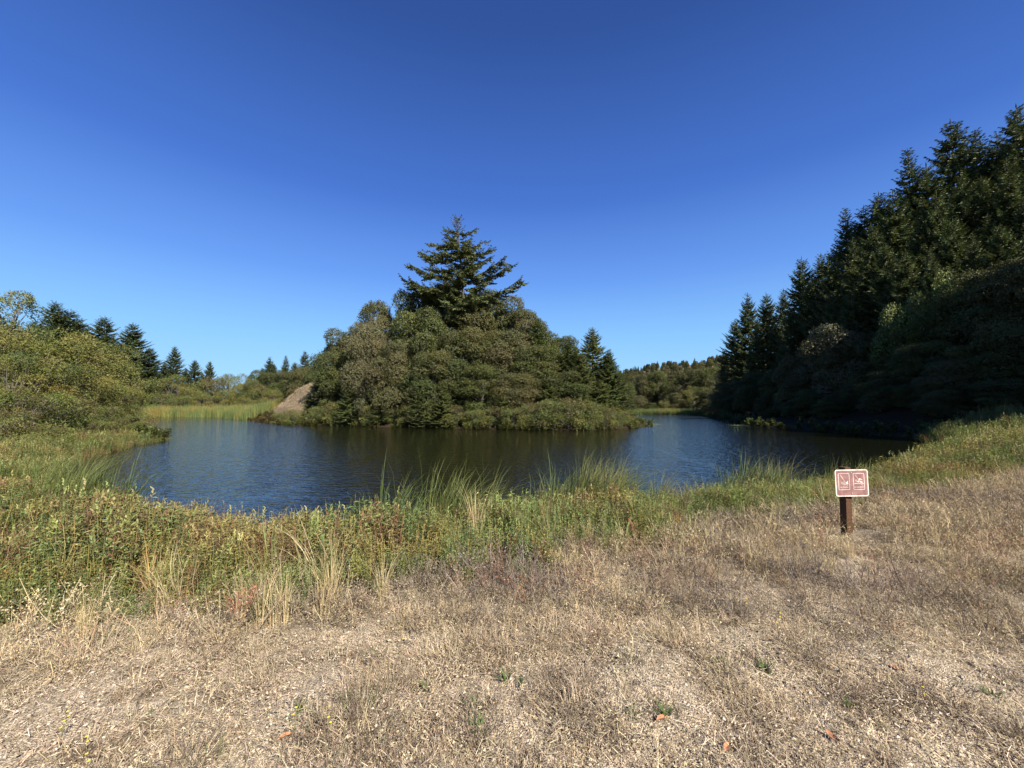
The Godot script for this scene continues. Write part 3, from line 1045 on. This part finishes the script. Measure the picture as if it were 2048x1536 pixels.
func _ready() -> void:
	for q in [[coarse, 3, 0.05], [fine, 5, 0.35], [grain, 8, 0.5]]:
		q[0].seed = q[1]
		q[0].noise_type = FastNoiseLite.TYPE_SIMPLEX_SMOOTH
		q[0].frequency = q[2]
		q[0].fractal_octaves = 3

	# camera
	var cam := Camera3D.new()
	cam.name = "camera"
	cam.position = EYE
	cam.rotation.x = pitch
	cam.fov = rad_to_deg(2.0 * atan(768.0 / FOCAL))
	cam.near = 0.05
	cam.far = 4000.0
	cam.current = true
	add_child(cam)
	# sun: beyond the right shoulder
	var sun := DirectionalLight3D.new()
	sun.name = "sun"
	var az := deg_to_rad(52.0)
	var el := deg_to_rad(38.0)
	var to_sun := Vector3(cos(el) * cos(az), sin(el), cos(el) * sin(az))
	add_child(sun)
	sun.look_at_from_position(to_sun * 10.0, Vector3.ZERO, Vector3.UP)
	sun.light_energy = 1.6
	sun.light_angular_distance = 0.5
	sun.light_color = Color(1.0, 0.965, 0.905)
	sun.shadow_enabled = true
	# sky
	var exposure := 2.35
	var env := Environment.new()
	env.background_mode = Environment.BG_SKY
	var sky := Sky.new()
	var pano := PanoramaSkyMaterial.new()
	var img := Image.create(256, 128, false, Image.FORMAT_RGBF)
	var stops := [[-0.2, Color(0.34, 0.67, 1.02)], [0.0, Color(0.42, 0.72, 1.04)], [0.08, Color(0.34, 0.65, 1.02)], [0.157, Color(0.26, 0.56, 0.98)], [0.3, Color(0.135, 0.325, 0.83)], [0.463, Color(0.062, 0.170, 0.58)], [0.707, Color(0.029, 0.082, 0.305)], [1.0, Color(0.019, 0.053, 0.21)]]
	for j in 128:
		var up := (0.5 - (j + 0.5) / 128.0) * PI
		var y := sin(up)
		var c: Color = stops[0][1]
		for k in stops.size() - 1:
			if y >= stops[k][0]:
				c = stops[k][1].lerp(stops[k + 1][1], (y - stops[k][0]) / (stops[k + 1][0] - stops[k][0]))
		for i in 256:
			var a := ((i + 0.5) / 256.0 - 0.5) * TAU
			var dir := Vector3(sin(a) * cos(up), y, -cos(a) * cos(up))
			var glow := 1.0 + 0.14 * dir.dot(to_sun)
			img.set_pixel(i, j, Color(c.r * glow / exposure, c.g * glow / exposure, c.b * glow / exposure))
	pano.panorama = ImageTexture.create_from_image(img)
	sky.sky_material = pano
	env.sky = sky
	env.tonemap_mode = Environment.TONE_MAPPER_LINEAR
	env.tonemap_exposure = exposure
	env.sdfgi_enabled = true
	env.ssao_enabled = true
	env.ssil_enabled = true
	var we := WorldEnvironment.new()
	we.name = "surroundings"
	we.environment = env
	add_child(we)

	# shared materials
	leaf_mat = StandardMaterial3D.new()
	leaf_mat.resource_name = "leaves"
	leaf_mat.vertex_color_use_as_albedo = true
	leaf_mat.roughness = 0.55
	leaf_mat.metallic_specular = 0.35
	leaf_mat.cull_mode = BaseMaterial3D.CULL_DISABLED
	leaf_mat.backlight_enabled = true
	leaf_mat.backlight = Color(0.75, 0.75, 0.55)
	needle_mat = leaf_mat.duplicate()
	needle_mat.resource_name = "needles"
	needle_mat.backlight = Color(0.6, 0.6, 0.42)
	dry_mat = leaf_mat.duplicate()
	dry_mat.resource_name = "dead_grass"
	dry_mat.roughness = 0.75
	dry_mat.backlight = Color(0.6, 0.58, 0.5)
	bark_mat = StandardMaterial3D.new()
	bark_mat.resource_name = "bark"
	bark_mat.vertex_color_use_as_albedo = true
	bark_mat.roughness = 0.9
	plain_mat = bark_mat.duplicate()
	plain_mat.cull_mode = BaseMaterial3D.CULL_DISABLED
	plain_mat.roughness = 0.7

	make_pond()
	make_ground()
	make_water()
	print("terrain ", Time.get_ticks_msec())
	woods()
	print("woods ", Time.get_ticks_msec())
	make_sign()
	plants_by_themselves()
	cover_the_bank()
	print("bank ", Time.get_ticks_msec())


func woods() -> void:
	var fir := Color(0.078, 0.100, 0.038)
	var firs := []
	for k in 6: firs.append(conifer(300 + k, [5.2, 6.0, 4.8, 6.4, 5.6, 4.4][k], [0.06, 0.05, 0.10, 0.05, 0.03, 0.04][k], [0.3, 0.5, 0.25, 0.6, 0.4, 0.2][k], fir))
	var young := []
	for k in 3: young.append(conifer(310 + k, [5.2, 5.8, 5.0][k], 0.02, [0.35, 0.5, 0.25][k], [Color(0.105, 0.132, 0.044), Color(0.12, 0.138, 0.046), Color(0.095, 0.122, 0.044)][k]))
	var oak_tones := [[Color(0.078, 0.083, 0.030), Color(0.066, 0.078, 0.028)], [Color(0.105, 0.098, 0.040), Color(0.09, 0.088, 0.036)], [Color(0.072, 0.084, 0.028), Color(0.084, 0.096, 0.032)]]
	var oaks := []
	for k in 3: oaks.append(broadleaf(320 + k, 8.0, 10.0, 0.06, 30, [1.5, 1.7, 1.35][k], Vector2(0.17, 0.055), 165.0, oak_tones[k], 1, 0.9, 1.0))
	var grey_oak := broadleaf(330, 8.0, 10.0, 0.06, 26, 1.5, Vector2(0.17, 0.055), 150.0, [Color(0.115, 0.108, 0.056), Color(0.10, 0.098, 0.048)], 1, 0.9, 1.0)
	var willow_tones := [Color(0.120, 0.138, 0.040), Color(0.150, 0.152, 0.045), Color(0.095, 0.115, 0.038), Color(0.185, 0.165, 0.052)]
	var willows := []
	for k in 3: willows.append(broadleaf(340 + k, 6.2, 7.0, 0.05, 38, 0.8, Vector2(0.17, 0.026), 150.0, willow_tones, 5, 0.95))
	var bushes := []
	for k in 2: bushes.append(broadleaf(346 + k, 4.6, 3.2, 0.08, 26, 0.62, Vector2(0.14, 0.024), 190.0, [willow_tones[k], willow_tones[2], Color(0.11, 0.10, 0.045)], 6))
	var poplar := broadleaf(350, 6.0, 10.0, 0.2, 34, 0.95, Vector2(0.16, 0.04), 130.0, [Color(0.14, 0.15, 0.05), Color(0.11, 0.13, 0.045)])
	var bay := broadleaf(352, 7.0, 8.0, 0.06, 26, 1.4, Vector2(0.22, 0.06), 80.0, [Color(0.13, 0.16, 0.05), Color(0.10, 0.135, 0.042)])
	print("kinds ", Time.get_ticks_msec())
	rng.seed = 41

	# --- wooded mound
	hero(Color(0.115, 0.135, 0.055))
	var on_mound := "trees on the mound in the pond"
	# [column, row of the top, depth, kind, width in metres]
	for a in [[690, 655, 58, 0, 8.5], [755, 603, 57, 1, 9.5], [835, 578, 56, 2, 9.5], [1005, 590, 57, 0, 9.0], [1055, 622, 56, 1, 9.0], [1110, 668, 54, 2, 8.0], [935, 610, 53, 1, 9.0], [885, 572, 57, 0, 9.0], [965, 582, 58, 2, 8.5],
			[845, 622, 49, 2, 8.5], [930, 655, 47, 0, 8.0], [1005, 660, 48, 1, 8.0], [1070, 690, 47, 2, 7.5], [790, 680, 47, 1, 6.5], [690, 700, 52, 2, 7.5], [960, 730, 44.5, 2, 6.5], [870, 700, 45, 0, 7.0], [1120, 740, 45, 0, 7.0], [1035, 745, 43.5, 1, 6.0]]:
		var p := spot(a[0], a[1], a[2])
		var y := ground_at(p.x, p.z)
		tree("oak_tree", "%s oak %s" % [["dense dark olive", "brown tinged olive", "fresher green"][a[3]], "behind the great fir on the mound" if a[2] >= 53 else "between the great fir and the water on the mound"], "tree", oaks[a[3]], Vector3(p.x, y, p.z), Vector3(a[4] / 8.6, (p.y - y) / 10.0, a[4] / 8.6), on_mound)
	for a in [[735, 640, 50, 6.5], [745, 690, 48, 5.0]]:
		var p := spot(a[0], a[1], a[2])
		var y := ground_at(p.x, p.z)
		tree("oak_tree", "pale grey brown oak at the side of the wooded mound", "tree", grey_oak, Vector3(p.x, y, p.z), Vector3(a[3] / 8.0, (p.y - y) / 10.0, a[3] / 8.0), on_mound)
	for a in [[640, 740, 53, 1, 0.5], [665, 715, 55, 3, 0.5], [620, 790, 54, 0, 0.4], [700, 760, 48, 3, 0.5], [770, 760, 46, 1, 0.45], [850, 745, 43, 3, 0.5], [885, 765, 42.5, 1, 0.45], [1075, 635, 52, 0, 0.7], [1125, 700, 47, 1, 0.7], [1150, 690, 46, 3, 0.65], [1185, 656, 48, 4, 0.85],
			[1215, 705, 47, 1, 0.6], [1240, 740, 47.5, 3, 0.6], [1138, 672, 48, 0, 0.7], [1218, 700, 46.5, 2, 0.65], [1165, 705, 45, 1, 0.6], [1095, 760, 42.5, 4, 0.55], [1160, 770, 43, 3, 0.5], [1005, 790, 41.5, 1, 0.5], [1200, 760, 45, 4, 0.55]]:
		var p := spot(a[0], a[1], a[2])
		var y := ground_at(p.x, p.z)
		var s := (p.y - y) / 20.0
		var w: float = lerpf(s, a[4], 0.75)
		tree("young_fir", "%s young fir %s of the mound" % [["bright green", "yellowish green", "mid green"][a[3] % 3], "on the channel side" if a[0] > 1060 else "on the bare hillside side" if a[0] < 720 else "on the front face"], "tree", young[a[3] % 3], Vector3(p.x, y, p.z), Vector3(w, s, w), on_mound)

	# bushes hanging over the mound's waterline
	var nth := 0
	for a in [[640, 810, 2.0], [675, 800, 2.4], [712, 812, 1.8], [748, 805, 2.2], [790, 815, 1.6], [828, 802, 2.4], [865, 795, 2.8], [905, 805, 2.2], [950, 815, 1.7], [992, 808, 2.0], [1030, 812, 1.8], [1068, 800, 2.4], [1105, 795, 2.6], [1140, 790, 2.8], [1175, 800, 2.4], [1210, 808, 2.0], [1240, 818, 1.6], [1262, 828, 1.2], [1155, 822, 1.3], [585, 815, 2.6], [560, 822, 2.2]]:
		var d := spot(a[0], 860, 1.0) - EYE
		var far := 30.0
		while far < 75.0 and shore(EYE.x + d.x * far, EYE.z + d.z * far) < 0.7: far += 0.25
		var p := spot(a[0], a[1], far)
		var y := ground_at(p.x, p.z)
		var up: float = maxf(1.0, p.y - y) / 3.2
		var lit: bool = a[0] > 1090
		tree("shore_bush", "bright leafy bush at the tip of the wooded mound" if lit else "grey green bush before the bare hillside" if a[0] < 600 else "dull green bush overhanging the water below the mound", "shrub", bushes[nth % 2], Vector3(p.x, y - 0.15, p.z), Vector3(up * 1.15, up, up * 1.15), "bushes along the mound's waterline", "foliage")
		nth += 1

	# --- forest slope
	var n := 0
	var skyline := [1448, 1470, 1495, 1532, 1567, 1603, 1642, 1690, 1727, 1757, 1815, 1852, 1900, 1950, 1992, 2032]
	for a in [[1495, 588, 86], [1532, 588, 88], [1567, 580, 84], [1470, 640, 92], [1448, 700, 98], [1515, 640, 78], [1545, 640, 76], [1603, 516, 70], [1642, 510, 68], [1622, 560, 62], [1585, 610, 64], [1690, 420, 62], [1727, 415, 60], [1662, 500, 57], [1705, 480, 52], [1757, 388, 57], [1742, 450, 48],
			[1815, 303, 55], [1785, 385, 52], [1852, 330, 53], [1842, 420, 45], [1772, 490, 45], [1900, 243, 53], [1950, 265, 54], [1992, 268, 52], [1872, 385, 44], [1922, 350, 45], [1962, 355, 46], [2032, 213, 48], [2012, 320, 42], [1975, 430, 40], [1905, 440, 40],
			[2060, 290, 42], [2085, 225, 48], [2120, 190, 47], [2045, 400, 38], [1660, 590, 52], [1700, 580, 48], [1560, 690, 66], [1500, 700, 80], [1810, 500, 41], [1860, 500, 38], [2150, 300, 36], [2200, 200, 40], [1945, 470, 37], [2000, 450, 35], [2060, 470, 33]]:
		var p := spot(a[0], a[1], a[2])
		var y := ground_at(p.x, p.z)
		var s := clampf((p.y - y) / 20.0, 0.25, 2.0)
		var w := s * rnd(0.85, 1.1)
		var step := skyline.find(int(a[0]))
		tree("fir_tree", "%s fir on the skyline counted up the slope from the channel" % ORDINAL[step] if step >= 0 else "dark fir inside the wood on the forest slope", "tree", firs[n % 6], Vector3(p.x, y, p.z), Vector3(w, s, w), "firs on the forest slope")
		n += 1
	# more of the same slope beyond the frame: their shade lies on the lower wood
	for k in 34:
		var x := rnd(38.0, 76.0)
		var z := rnd(-19.0, 3.0)
		var y := ground_at(x, z)
		var s := rnd(0.82, 1.06)
		tree("fir_tree", "tall fir at the end of the forest slope, past the sign", "tree", firs[n % 6], Vector3(x, y, z), Vector3(s, s, s), "firs on the forest slope")
		n += 1
	n = 0
	for a in [[1680, 640, 46, 8], [1600, 690, 52, 7], [1560, 730, 58, 7], [1505, 745, 68, 7], [1455, 755, 82, 8], [1930, 570, 36, 8], [1990, 530, 34, 8], [2045, 500, 32, 8], [1850, 690, 35, 7], [1780, 740, 36, 7], [1900, 720, 31, 7], [1965, 690, 30, 7],
			[2035, 640, 28, 7], [1705, 760, 42, 6], [1625, 775, 46, 6], [2005, 780, 27, 6], [1885, 800, 30, 6], [1820, 640, 39, 7], [1740, 660, 43, 6], [1540, 780, 58, 6], [2090, 560, 31, 8], [1470, 790, 74, 6], [1760, 800, 36, 5], [1830, 800, 33, 5], [2060, 760, 27, 6], [2130, 640, 29, 7], [1660, 800, 41, 5], [1590, 800, 48, 5]]:
		var p := spot(a[0], a[1], a[2])
		var y := ground_at(p.x, p.z)
		var pale: bool = a[0] == 1680
		var vary := rnd(0.82, 1.08)
		p.y = y + (p.y - y) * (1.0 if pale else vary)
		tree("oak_tree", "brown tinged broad oak under the firs on the forest slope" if pale else "%s oak %s of the forest slope" % [["dark olive", "brown tinged dark", "deep green"][n % 3], "low by the waterline" if a[1] > 750 else "on the shaded lower half" if a[1] > 600 else "high under the firs"], "tree", grey_oak if pale else oaks[n % 3], Vector3(p.x, y, p.z), Vector3(lerpf(a[3] / 8.0, maxf(2.0, p.y - y) / 10.0, 0.6), maxf(2.0, p.y - y) / 10.0, lerpf(a[3] / 8.0, maxf(2.0, p.y - y) / 10.0, 0.6)), "" if pale else "oaks at the foot of the slope")
		n += 1
	for a in [[1872, 542, 37.5, 4.2], [1800, 608, 39.5, 4.6], [1838, 585, 38.5, 3.4]]:
		var p := spot(a[0], a[1], a[2])
		var y := ground_at(p.x, p.z)
		tree("bay_tree", "sunlit pale green bay tree on the forest slope", "tree", bay, Vector3(p.x, y, p.z), Vector3(a[3] / 7.0, (p.y - y) / 8.0, a[3] / 7.0), "bay trees on the slope")

	# --- shrub thicket by the near water
	n = 0
	for a in [[60, 668, 27, 6.5], [140, 652, 29, 6.5], [205, 672, 31, 5.0], [100, 710, 25, 6], [30, 700, 23, 6], [175, 730, 27, 5.5], [228, 765, 30, 4.5], [252, 812, 30.5, 3.5], [60, 780, 20.5, 5], [130, 790, 23, 5], [200, 810, 26, 4.5], [15, 815, 18, 4.5], [-60, 640, 25, 7], [-30, 760, 20, 6], [275, 850, 30, 2.5], [90, 850, 18.5, 3.5], [170, 850, 22.5, 3.5], [230, 855, 26, 3.0], [-120, 620, 26, 8]]:
		var p := spot(a[0], a[1], a[2])
		var y := ground_at(p.x, p.z)
		var low: bool = a[1] > 775
		var up := maxf(1.0, p.y - y) / (3.2 if low else 7.0)
		var wide := lerpf(up, a[3] / (4.6 if low else 6.0), 0.4)
		tree("willow_shrub", "low bushy willow at the water edge of the thicket" if low else "tall yellowing willow %s in the shrub thicket" % ("beneath the airy poplar" if a[0] < 110 else "on the pond side"), "shrub", bushes[n % 2] if low else willows[n % 3], Vector3(p.x, y, p.z), Vector3(wide, up, wide), "willow thicket beside the pond", "foliage")
		n += 1
	var pp := spot(10, 572, 29)
	tree("poplar_tree", "tall airy poplar rising above the willow thicket", "tree", poplar, Vector3(pp.x, ground_at(pp.x, pp.z), pp.z), Vector3(0.95, (pp.y - ground_at(pp.x, pp.z)) / 10.0, 0.95), "")

	# --- far shore behind the thicket
	n = 0
	var shore_line := [640, 610, 572, 540, 420, 390, 350, 300, 266, 210, 142, 112, 70, 20]
	for a in [[112, 604, 96, 3], [142, 620, 98, 1], [210, 634, 97, 3], [266, 646, 96, 1], [240, 690, 94, 4], [300, 695, 99, 3], [350, 692, 104, 1], [330, 722, 101, 3], [390, 720, 108, 3], [420, 722, 109, 1], [405, 745, 104, 3], [372, 735, 103, 1], [310, 735, 98, 1], [190, 665, 96, 1], [165, 645, 103, 4], [70, 640, 100, 1], [20, 650, 104, 3], [540, 714, 118, 0], [572, 712, 121, 5], [610, 702, 119, 4], [640, 706, 121, 1], [590, 725, 112, 3], [625, 735, 110, 1], [560, 745, 108, 4], [520, 750, 106, 3], [600, 750, 104, 1], [548, 728, 113, 3], [580, 755, 103, 3], [285, 720, 97, 0], [525, 735, 114, 1]]:
		var p := spot(a[0], a[1], a[2])
		var y := ground_at(p.x, p.z)
		var s := (p.y - y) / 20.0
		var w := s * (rnd(1.15, 1.6) if a[0] < 320 else rnd(0.8, 1.4))
		var step := shore_line.find(int(a[0]))
		tree("fir_tree", "%s skyline fir behind the far reed bed, counted from the mound" % ORDINAL[step] if step >= 0 else "lower fir half hidden behind the far reed bed", "tree", firs[a[3]], Vector3(p.x, y, p.z), Vector3(w, s, w), "firs behind the far reed bed")
	for a in [[300, 755, 97, 9], [345, 748, 99, 9], [385, 765, 98, 8], [425, 752, 100, 10], [465, 745, 104, 10], [500, 755, 103, 9], [325, 785, 94, 7], [405, 785, 95, 7], [450, 780, 97, 7], [520, 770, 100, 8], [270, 775, 93, 8], [490, 790, 93, 5], [365, 790, 93, 6], [545, 775, 99, 7]]:
		var p := spot(a[0], a[1], a[2])
		var y := ground_at(p.x, p.z)
		var up := maxf(1.5, p.y - y) / (7.0 if n % 3 else 3.2)
		var wide := lerpf(up, a[3] / 6.0, 0.4)
		tree("willow_shrub", "round grey green willow bush behind the far reed bed", "shrub", willows[n % 3] if n % 3 else bushes[n % 2], Vector3(p.x, y, p.z), Vector3(wide, up, wide), "willow bushes behind the far reed bed", "foliage")
		n += 1

	for a in [[528, 742, 108, 9], [575, 738, 107, 9], [612, 732, 105, 10], [645, 735, 101, 9], [505, 765, 101, 7]]:
		var p := spot(a[0], a[1], a[2])
		var y := ground_at(p.x, p.z)
		var up := (p.y - y) / 10.0
		tree("oak_tree", "rounded green oak beyond the bare hillside", "tree", oaks[n % 3], Vector3(p.x, y, p.z), Vector3(lerpf(up, a[3] / 8.0, 0.5), up, lerpf(up, a[3] / 8.0, 0.5)), "oaks beyond the bare hillside")
		n += 1

	# --- end of the channel
	for a in [[1285, 748, 150, 10, 0], [1312, 742, 148, 11, 1], [1345, 755, 140, 10, 2], [1372, 738, 138, 11, 0], [1402, 735, 135, 11, 1], [1432, 722, 128, 12, 2], [1352, 785, 128, 8, 1], [1385, 770, 126, 9, 2], [1418, 772, 118, 9, 0], [1440, 780, 108, 8, 1], [1328, 800, 126, 6, 2], [1300, 805, 128, 6, 0], [1272, 790, 132, 6, 1], [1250, 765, 140, 8, 0]]:
		var p := spot(a[0], a[1], a[2])
		var y := ground_at(p.x, p.z)
		var light: bool = a[4] == 2
		tree("oak_tree" if not light else "willow_shrub", ("leafy oak at the end of the narrow channel" if not light else "light green willow at the end of the narrow channel"), "tree" if not light else "shrub", willows[n % 3] if light else oaks[n % 3], Vector3(p.x, y, p.z), Vector3(a[3] / 8.5, maxf(1.5, p.y - y) / (7.0 if light else 10.0), a[3] / 8.5), "trees at the end of the channel", "foliage" if light else "crown")
		n += 1
	# --- far ridge: one mass of trees
	var places := []
	var tints := PackedColorArray()
	var others := []
	var other_tints := PackedColorArray()
	for k in 2400:
		var z := -rnd(180.0, 560.0)
		var x := rnd(0.12, 0.72) * -z if k % 4 else rnd(-1.0, 0.2) * -z
		var wood := fine.get_noise_2d(x * 0.03, z * 0.03)
		if wood < -0.25 and rng.randf() < 0.8: continue
		var y := ground_at(x, z)
		var s := rnd(0.25, 0.5)
		if rng.randf() < 0.6:
			places.append(frame(Vector3(x, y, z), rnd(0, TAU), Vector3(s * 1.2, s, s * 1.2)))
			tints.append(shade(Color(1, 1, 1), 0.25))
		else:
			others.append(frame(Vector3(x, y, z), rnd(0, TAU), Vector3(s, s, s) * 1.7))
			other_tints.append(shade(Color(1, 1, 1), 0.3))
	var holder := Node3D.new()
	holder.name = "distant_forest"
	add_child(holder)
	holder.add_child(scatter("firs", firs[5][1], places, tints), true)
	holder.add_child(scatter("oaks", oaks[1][1], others, other_tints), true)
	tag(holder, "scattered small trees covering the distant ridge", "forest", "", "stuff")

	# --- reeds on the far shores
	var reed := tuft(250, 40, 2.2, 0.022, 0.12, 0.15, 0.9, leaf_mat_tinted(Color(0.20, 0.205, 0.075)))
	var low_herb := herb(251, 10, 0.2, 0.035)
	var reeds := []
	var reed_tints := PackedColorArray()
	var low := []
	var low_tints := PackedColorArray()
	for k in 60000:
		var x := rnd(-92.0, 52.0)
		var z := rnd(-124.0, -26.0)
		var d := shore(x, z)
		if d > 3.5 or d < -0.9: continue
		var left_bay := x < -40.0 and z < -64.0
		var channel_end := z < -100.0
		if (left_bay or channel_end) and d < 3.0:
			if rng.randf() < 0.75:
				reeds.append(frame(Vector3(x, maxf(WATER - 0.1, ground_at(x, z)), z), rnd(0, TAU), Vector3.ONE * rnd(0.75, 1.1) * (1.0 if left_bay else 0.8)))
				var kind := coarse.get_noise_2d(x * 2.5, z * 2.5) + rnd(-0.25, 0.25)
				reed_tints.append(shade(Color(0.62, 0.82, 0.75) if kind < -0.1 else Color(0.9, 1.0, 0.9) if kind < 0.15 else Color(1.25, 1.0, 0.85), 0.2))
		elif d > -0.5 and d < 1.8 and rng.randf() < smooth(-0.45, 0.25, fine.get_noise_2d(x * 0.9, z * 0.9)):
			low.append(frame(Vector3(x, maxf(WATER - 0.05, ground_at(x, z)), z), rnd(0, TAU), Vector3.ONE * (0.35 + 1.1 * pow(rng.randf(), 1.6))))
			low_tints.append(shade(Color(0.12, 0.14, 0.045) if x > -30.0 else Color(0.14, 0.12, 0.05), 0.25))
	var bed := scatter("reed_bed", reed, reeds, reed_tints)
	add_child(bed)
	tag(bed, "pale green reed bed along the far shore", "reeds", "", "stuff")
	var fringe := scatter("shore_weeds", low_herb, low, low_tints)
	add_child(fringe)
	tag(fringe, "low green weeds fringing the far water edge", "weeds", "", "stuff")
	# --- dry grass on the bare mound
	var hay := tuft(252, 14, 0.35, 0.01, 0.6, 0.4, 0.3, leaf_mat_tinted(Color(0.33, 0.265, 0.175), false))
	var hay_places := []
	var hay_tints := PackedColorArray()
	for k in 7000:
		var x := rnd(-48.0, -12.0)
		var z := rnd(-84.0, -52.0)
		if shore(x, z) < 3.0: continue
		hay_places.append(frame(Vector3(x, ground_at(x, z), z), rnd(0, TAU), Vector3.ONE * rnd(0.7, 1.3)))
		hay_tints.append(shade(Color(1, 1, 1), 0.2))
	var hays := scatter("hillside_grass", hay, hay_places, hay_tints)
	add_child(hays)
	tag(hays, "dry tan grass on the bare hillside behind the mound", "grass", "", "stuff")

	# --- floating mats of algae
	for a in [[1690, 856, 7.0, 1.6, "long floating green algae mat below the forest slope"], [1400, 838, 8.0, 2.0, "floating algae mat where the channel narrows"], [1300, 849, 2.6, 0.8, "yellowish floating weed mat off the mound's tip"], [680, 851, 1.2, 0.4, "small yellow floating weed patch before the mound"], [1530, 851, 9.0, 2.0, "broad dull algae mat along the slope's shore"]]:
		var d := spot(a[0], a[1], 1.0) - EYE
		var p := EYE + d * ((EYE.y - WATER) / -d.y)
		rng.seed = int(a[0])
		var g := Geo.new()
		var edge := PackedVector3Array()
		for k in 40:
			var b := TAU * k / 40
			var f := 1.0 + 0.35 * fine.get_noise_2d(cos(b) * 4.0 + a[0], sin(b) * 4.0)
			edge.append(Vector3(cos(b) * a[2] * 0.5 * f, 0, sin(b) * a[3] * 0.5 * f))
		var tone := Color(0.10, 0.115, 0.04) if a[0] < 1350 else Color(0.07, 0.095, 0.035)
		for ringk in 4:
			for k in 40:
				var o1 := 1.0 - ringk * 0.25
				var o2 := 1.0 - (ringk + 1) * 0.25
				var e1 := edge[k]; var e2 := edge[(k + 1) % 40]
				var h1 := 0.012 + 0.01 * ringk
				g.quad(e1 * o1 + Vector3(0, h1 - 0.01, 0), e1 * o2 + Vector3(0, h1, 0), e2 * o2 + Vector3(0, h1, 0), e2 * o1 + Vector3(0, h1 - 0.01, 0), shade(tone, 0.2))
		for k in int(60 * a[2]):
			var e: Vector3 = edge[rng.randi() % 40] * sqrt(rng.randf())
			g.leaf(e + Vector3(0, 0.02, 0), Vector3(rnd(-0.1, 0.1), rnd(0.03, 0.16), rnd(-0.1, 0.1)), Vector3(rnd(-0.03, 0.03), 0, rnd(-0.03, 0.03)), shade(tone * 1.3, 0.3))
		var mat_node := put("algae_mat", g.mesh(plain_mat))
		mat_node.position = Vector3(p.x, WATER + 0.004, p.z)
		tag(mat_node, a[4], "algae mat")


# the great fir that stands above the mound
func hero(tint: Color) -> void:
	rng.seed = 77
	var foot := spot(935, 800, 52.0)
	foot.y = ground_at(foot.x, foot.z)
	var top := spot(912, 430, 52.0)
	var H := top.y - foot.y
	var trunk := Geo.new()
	var crown := Geo.new()
	var path := PackedVector3Array()
	var radii := PackedFloat32Array()
	for k in 11:
		var s := k / 10.0
		path.append(Vector3((top.x - foot.x) * pow(s, 1.5) + (rnd(-0.08, 0.08) if k else 0.0), H * s if k else -0.6, 0))
		radii.append(lerpf(0.46, 0.02, pow(s, 0.8)))
	trunk.tube(path, radii, 9, Color(0.075, 0.06, 0.048))
	var at := func(s: float) -> Vector3:
		var q := clampf(s, 0, 0.999) * 10.0
		return path[int(q)].lerp(path[int(q) + 1], q - int(q))
	# long boughs seen against the sky: [share of the height, side (1 right, -1 left), length, rise]
	for b in [[0.50, 1, 7.6, 0.22], [0.52, -1, 6.0, 0.05], [0.60, 1, 6.4, 0.34], [0.585, -1, 7.6, 0.02], [0.62, 1, 5.6, 0.36], [0.64, -1, 6.8, 0.12], [0.56, -1, 6.4, -0.02], [0.70, 1, 4.0, 0.30], [0.735, -1, 5.6, 0.16], [0.76, 1, 4.4, 0.20], [0.80, 1, 3.4, 0.30], [0.825, -1, 4.0, 0.08], [0.78, -1, 4.4, 0.02], [0.88, 1, 2.4, 0.35], [0.90, -1, 2.0, 0.25], [0.68, -1, 4.6, -0.05]]:
		var turn: float = (0.0 if b[1] > 0 else PI) + rnd(-0.3, 0.3)
		bough(trunk, crown, at.call(b[0]), turn, b[2], b[3], tint)
	var s := 0.36
	while s < 0.99:
		for k in 4:
			var turn := rnd(0, TAU)
			var l := (6.4 * pow(1.0 - s, 0.75) + 0.5) * rnd(0.3, 0.9)
			if l > 1.6: bough(trunk, crown, at.call(s), turn, l, lerpf(-0.05, 0.55, s * s) + rnd(-0.15, 0.15), tint)
			else: branch(trunk, crown, at.call(s), turn, l, lerpf(-0.05, 0.8, s * s) + rnd(-0.15, 0.15), tint, 0.34, 0.10)
		s += lerpf(0.028, 0.013, s)
	var t := thing("great_fir", "tallest dark fir with ragged boughs rising over the wooded mound", "tree", foot)
	put("trunk", trunk.mesh(bark_mat), t)
	put("crown", crown.mesh(needle_mat), t)

func bough(trunk: Geo, crown: Geo, base: Vector3, turn: float, l: float, rise: float, tint: Color) -> void:
	branch(trunk, crown, base, turn, l, rise, tint, 0.45, 0.08)
	var out := Vector3(cos(turn), 0, sin(turn))
	var s := 0.16
	while s < 0.97:
		var p := base + out * l * s + Vector3(0, rise * l * s - 0.12 * l * sin(s * PI) + 0.06 * l * s * s, 0)
		for side in [-1.0, 1.0]:
			if rng.randf() < 0.8:
				branch(trunk, crown, p, turn + side * rnd(0.5, 1.1), l * rnd(0.14, 0.34) * (1.15 - 0.6 * s) + 0.35, rnd(-0.45, 0.4), tint, 0.42, 0.09)
		s += 0.34 / l
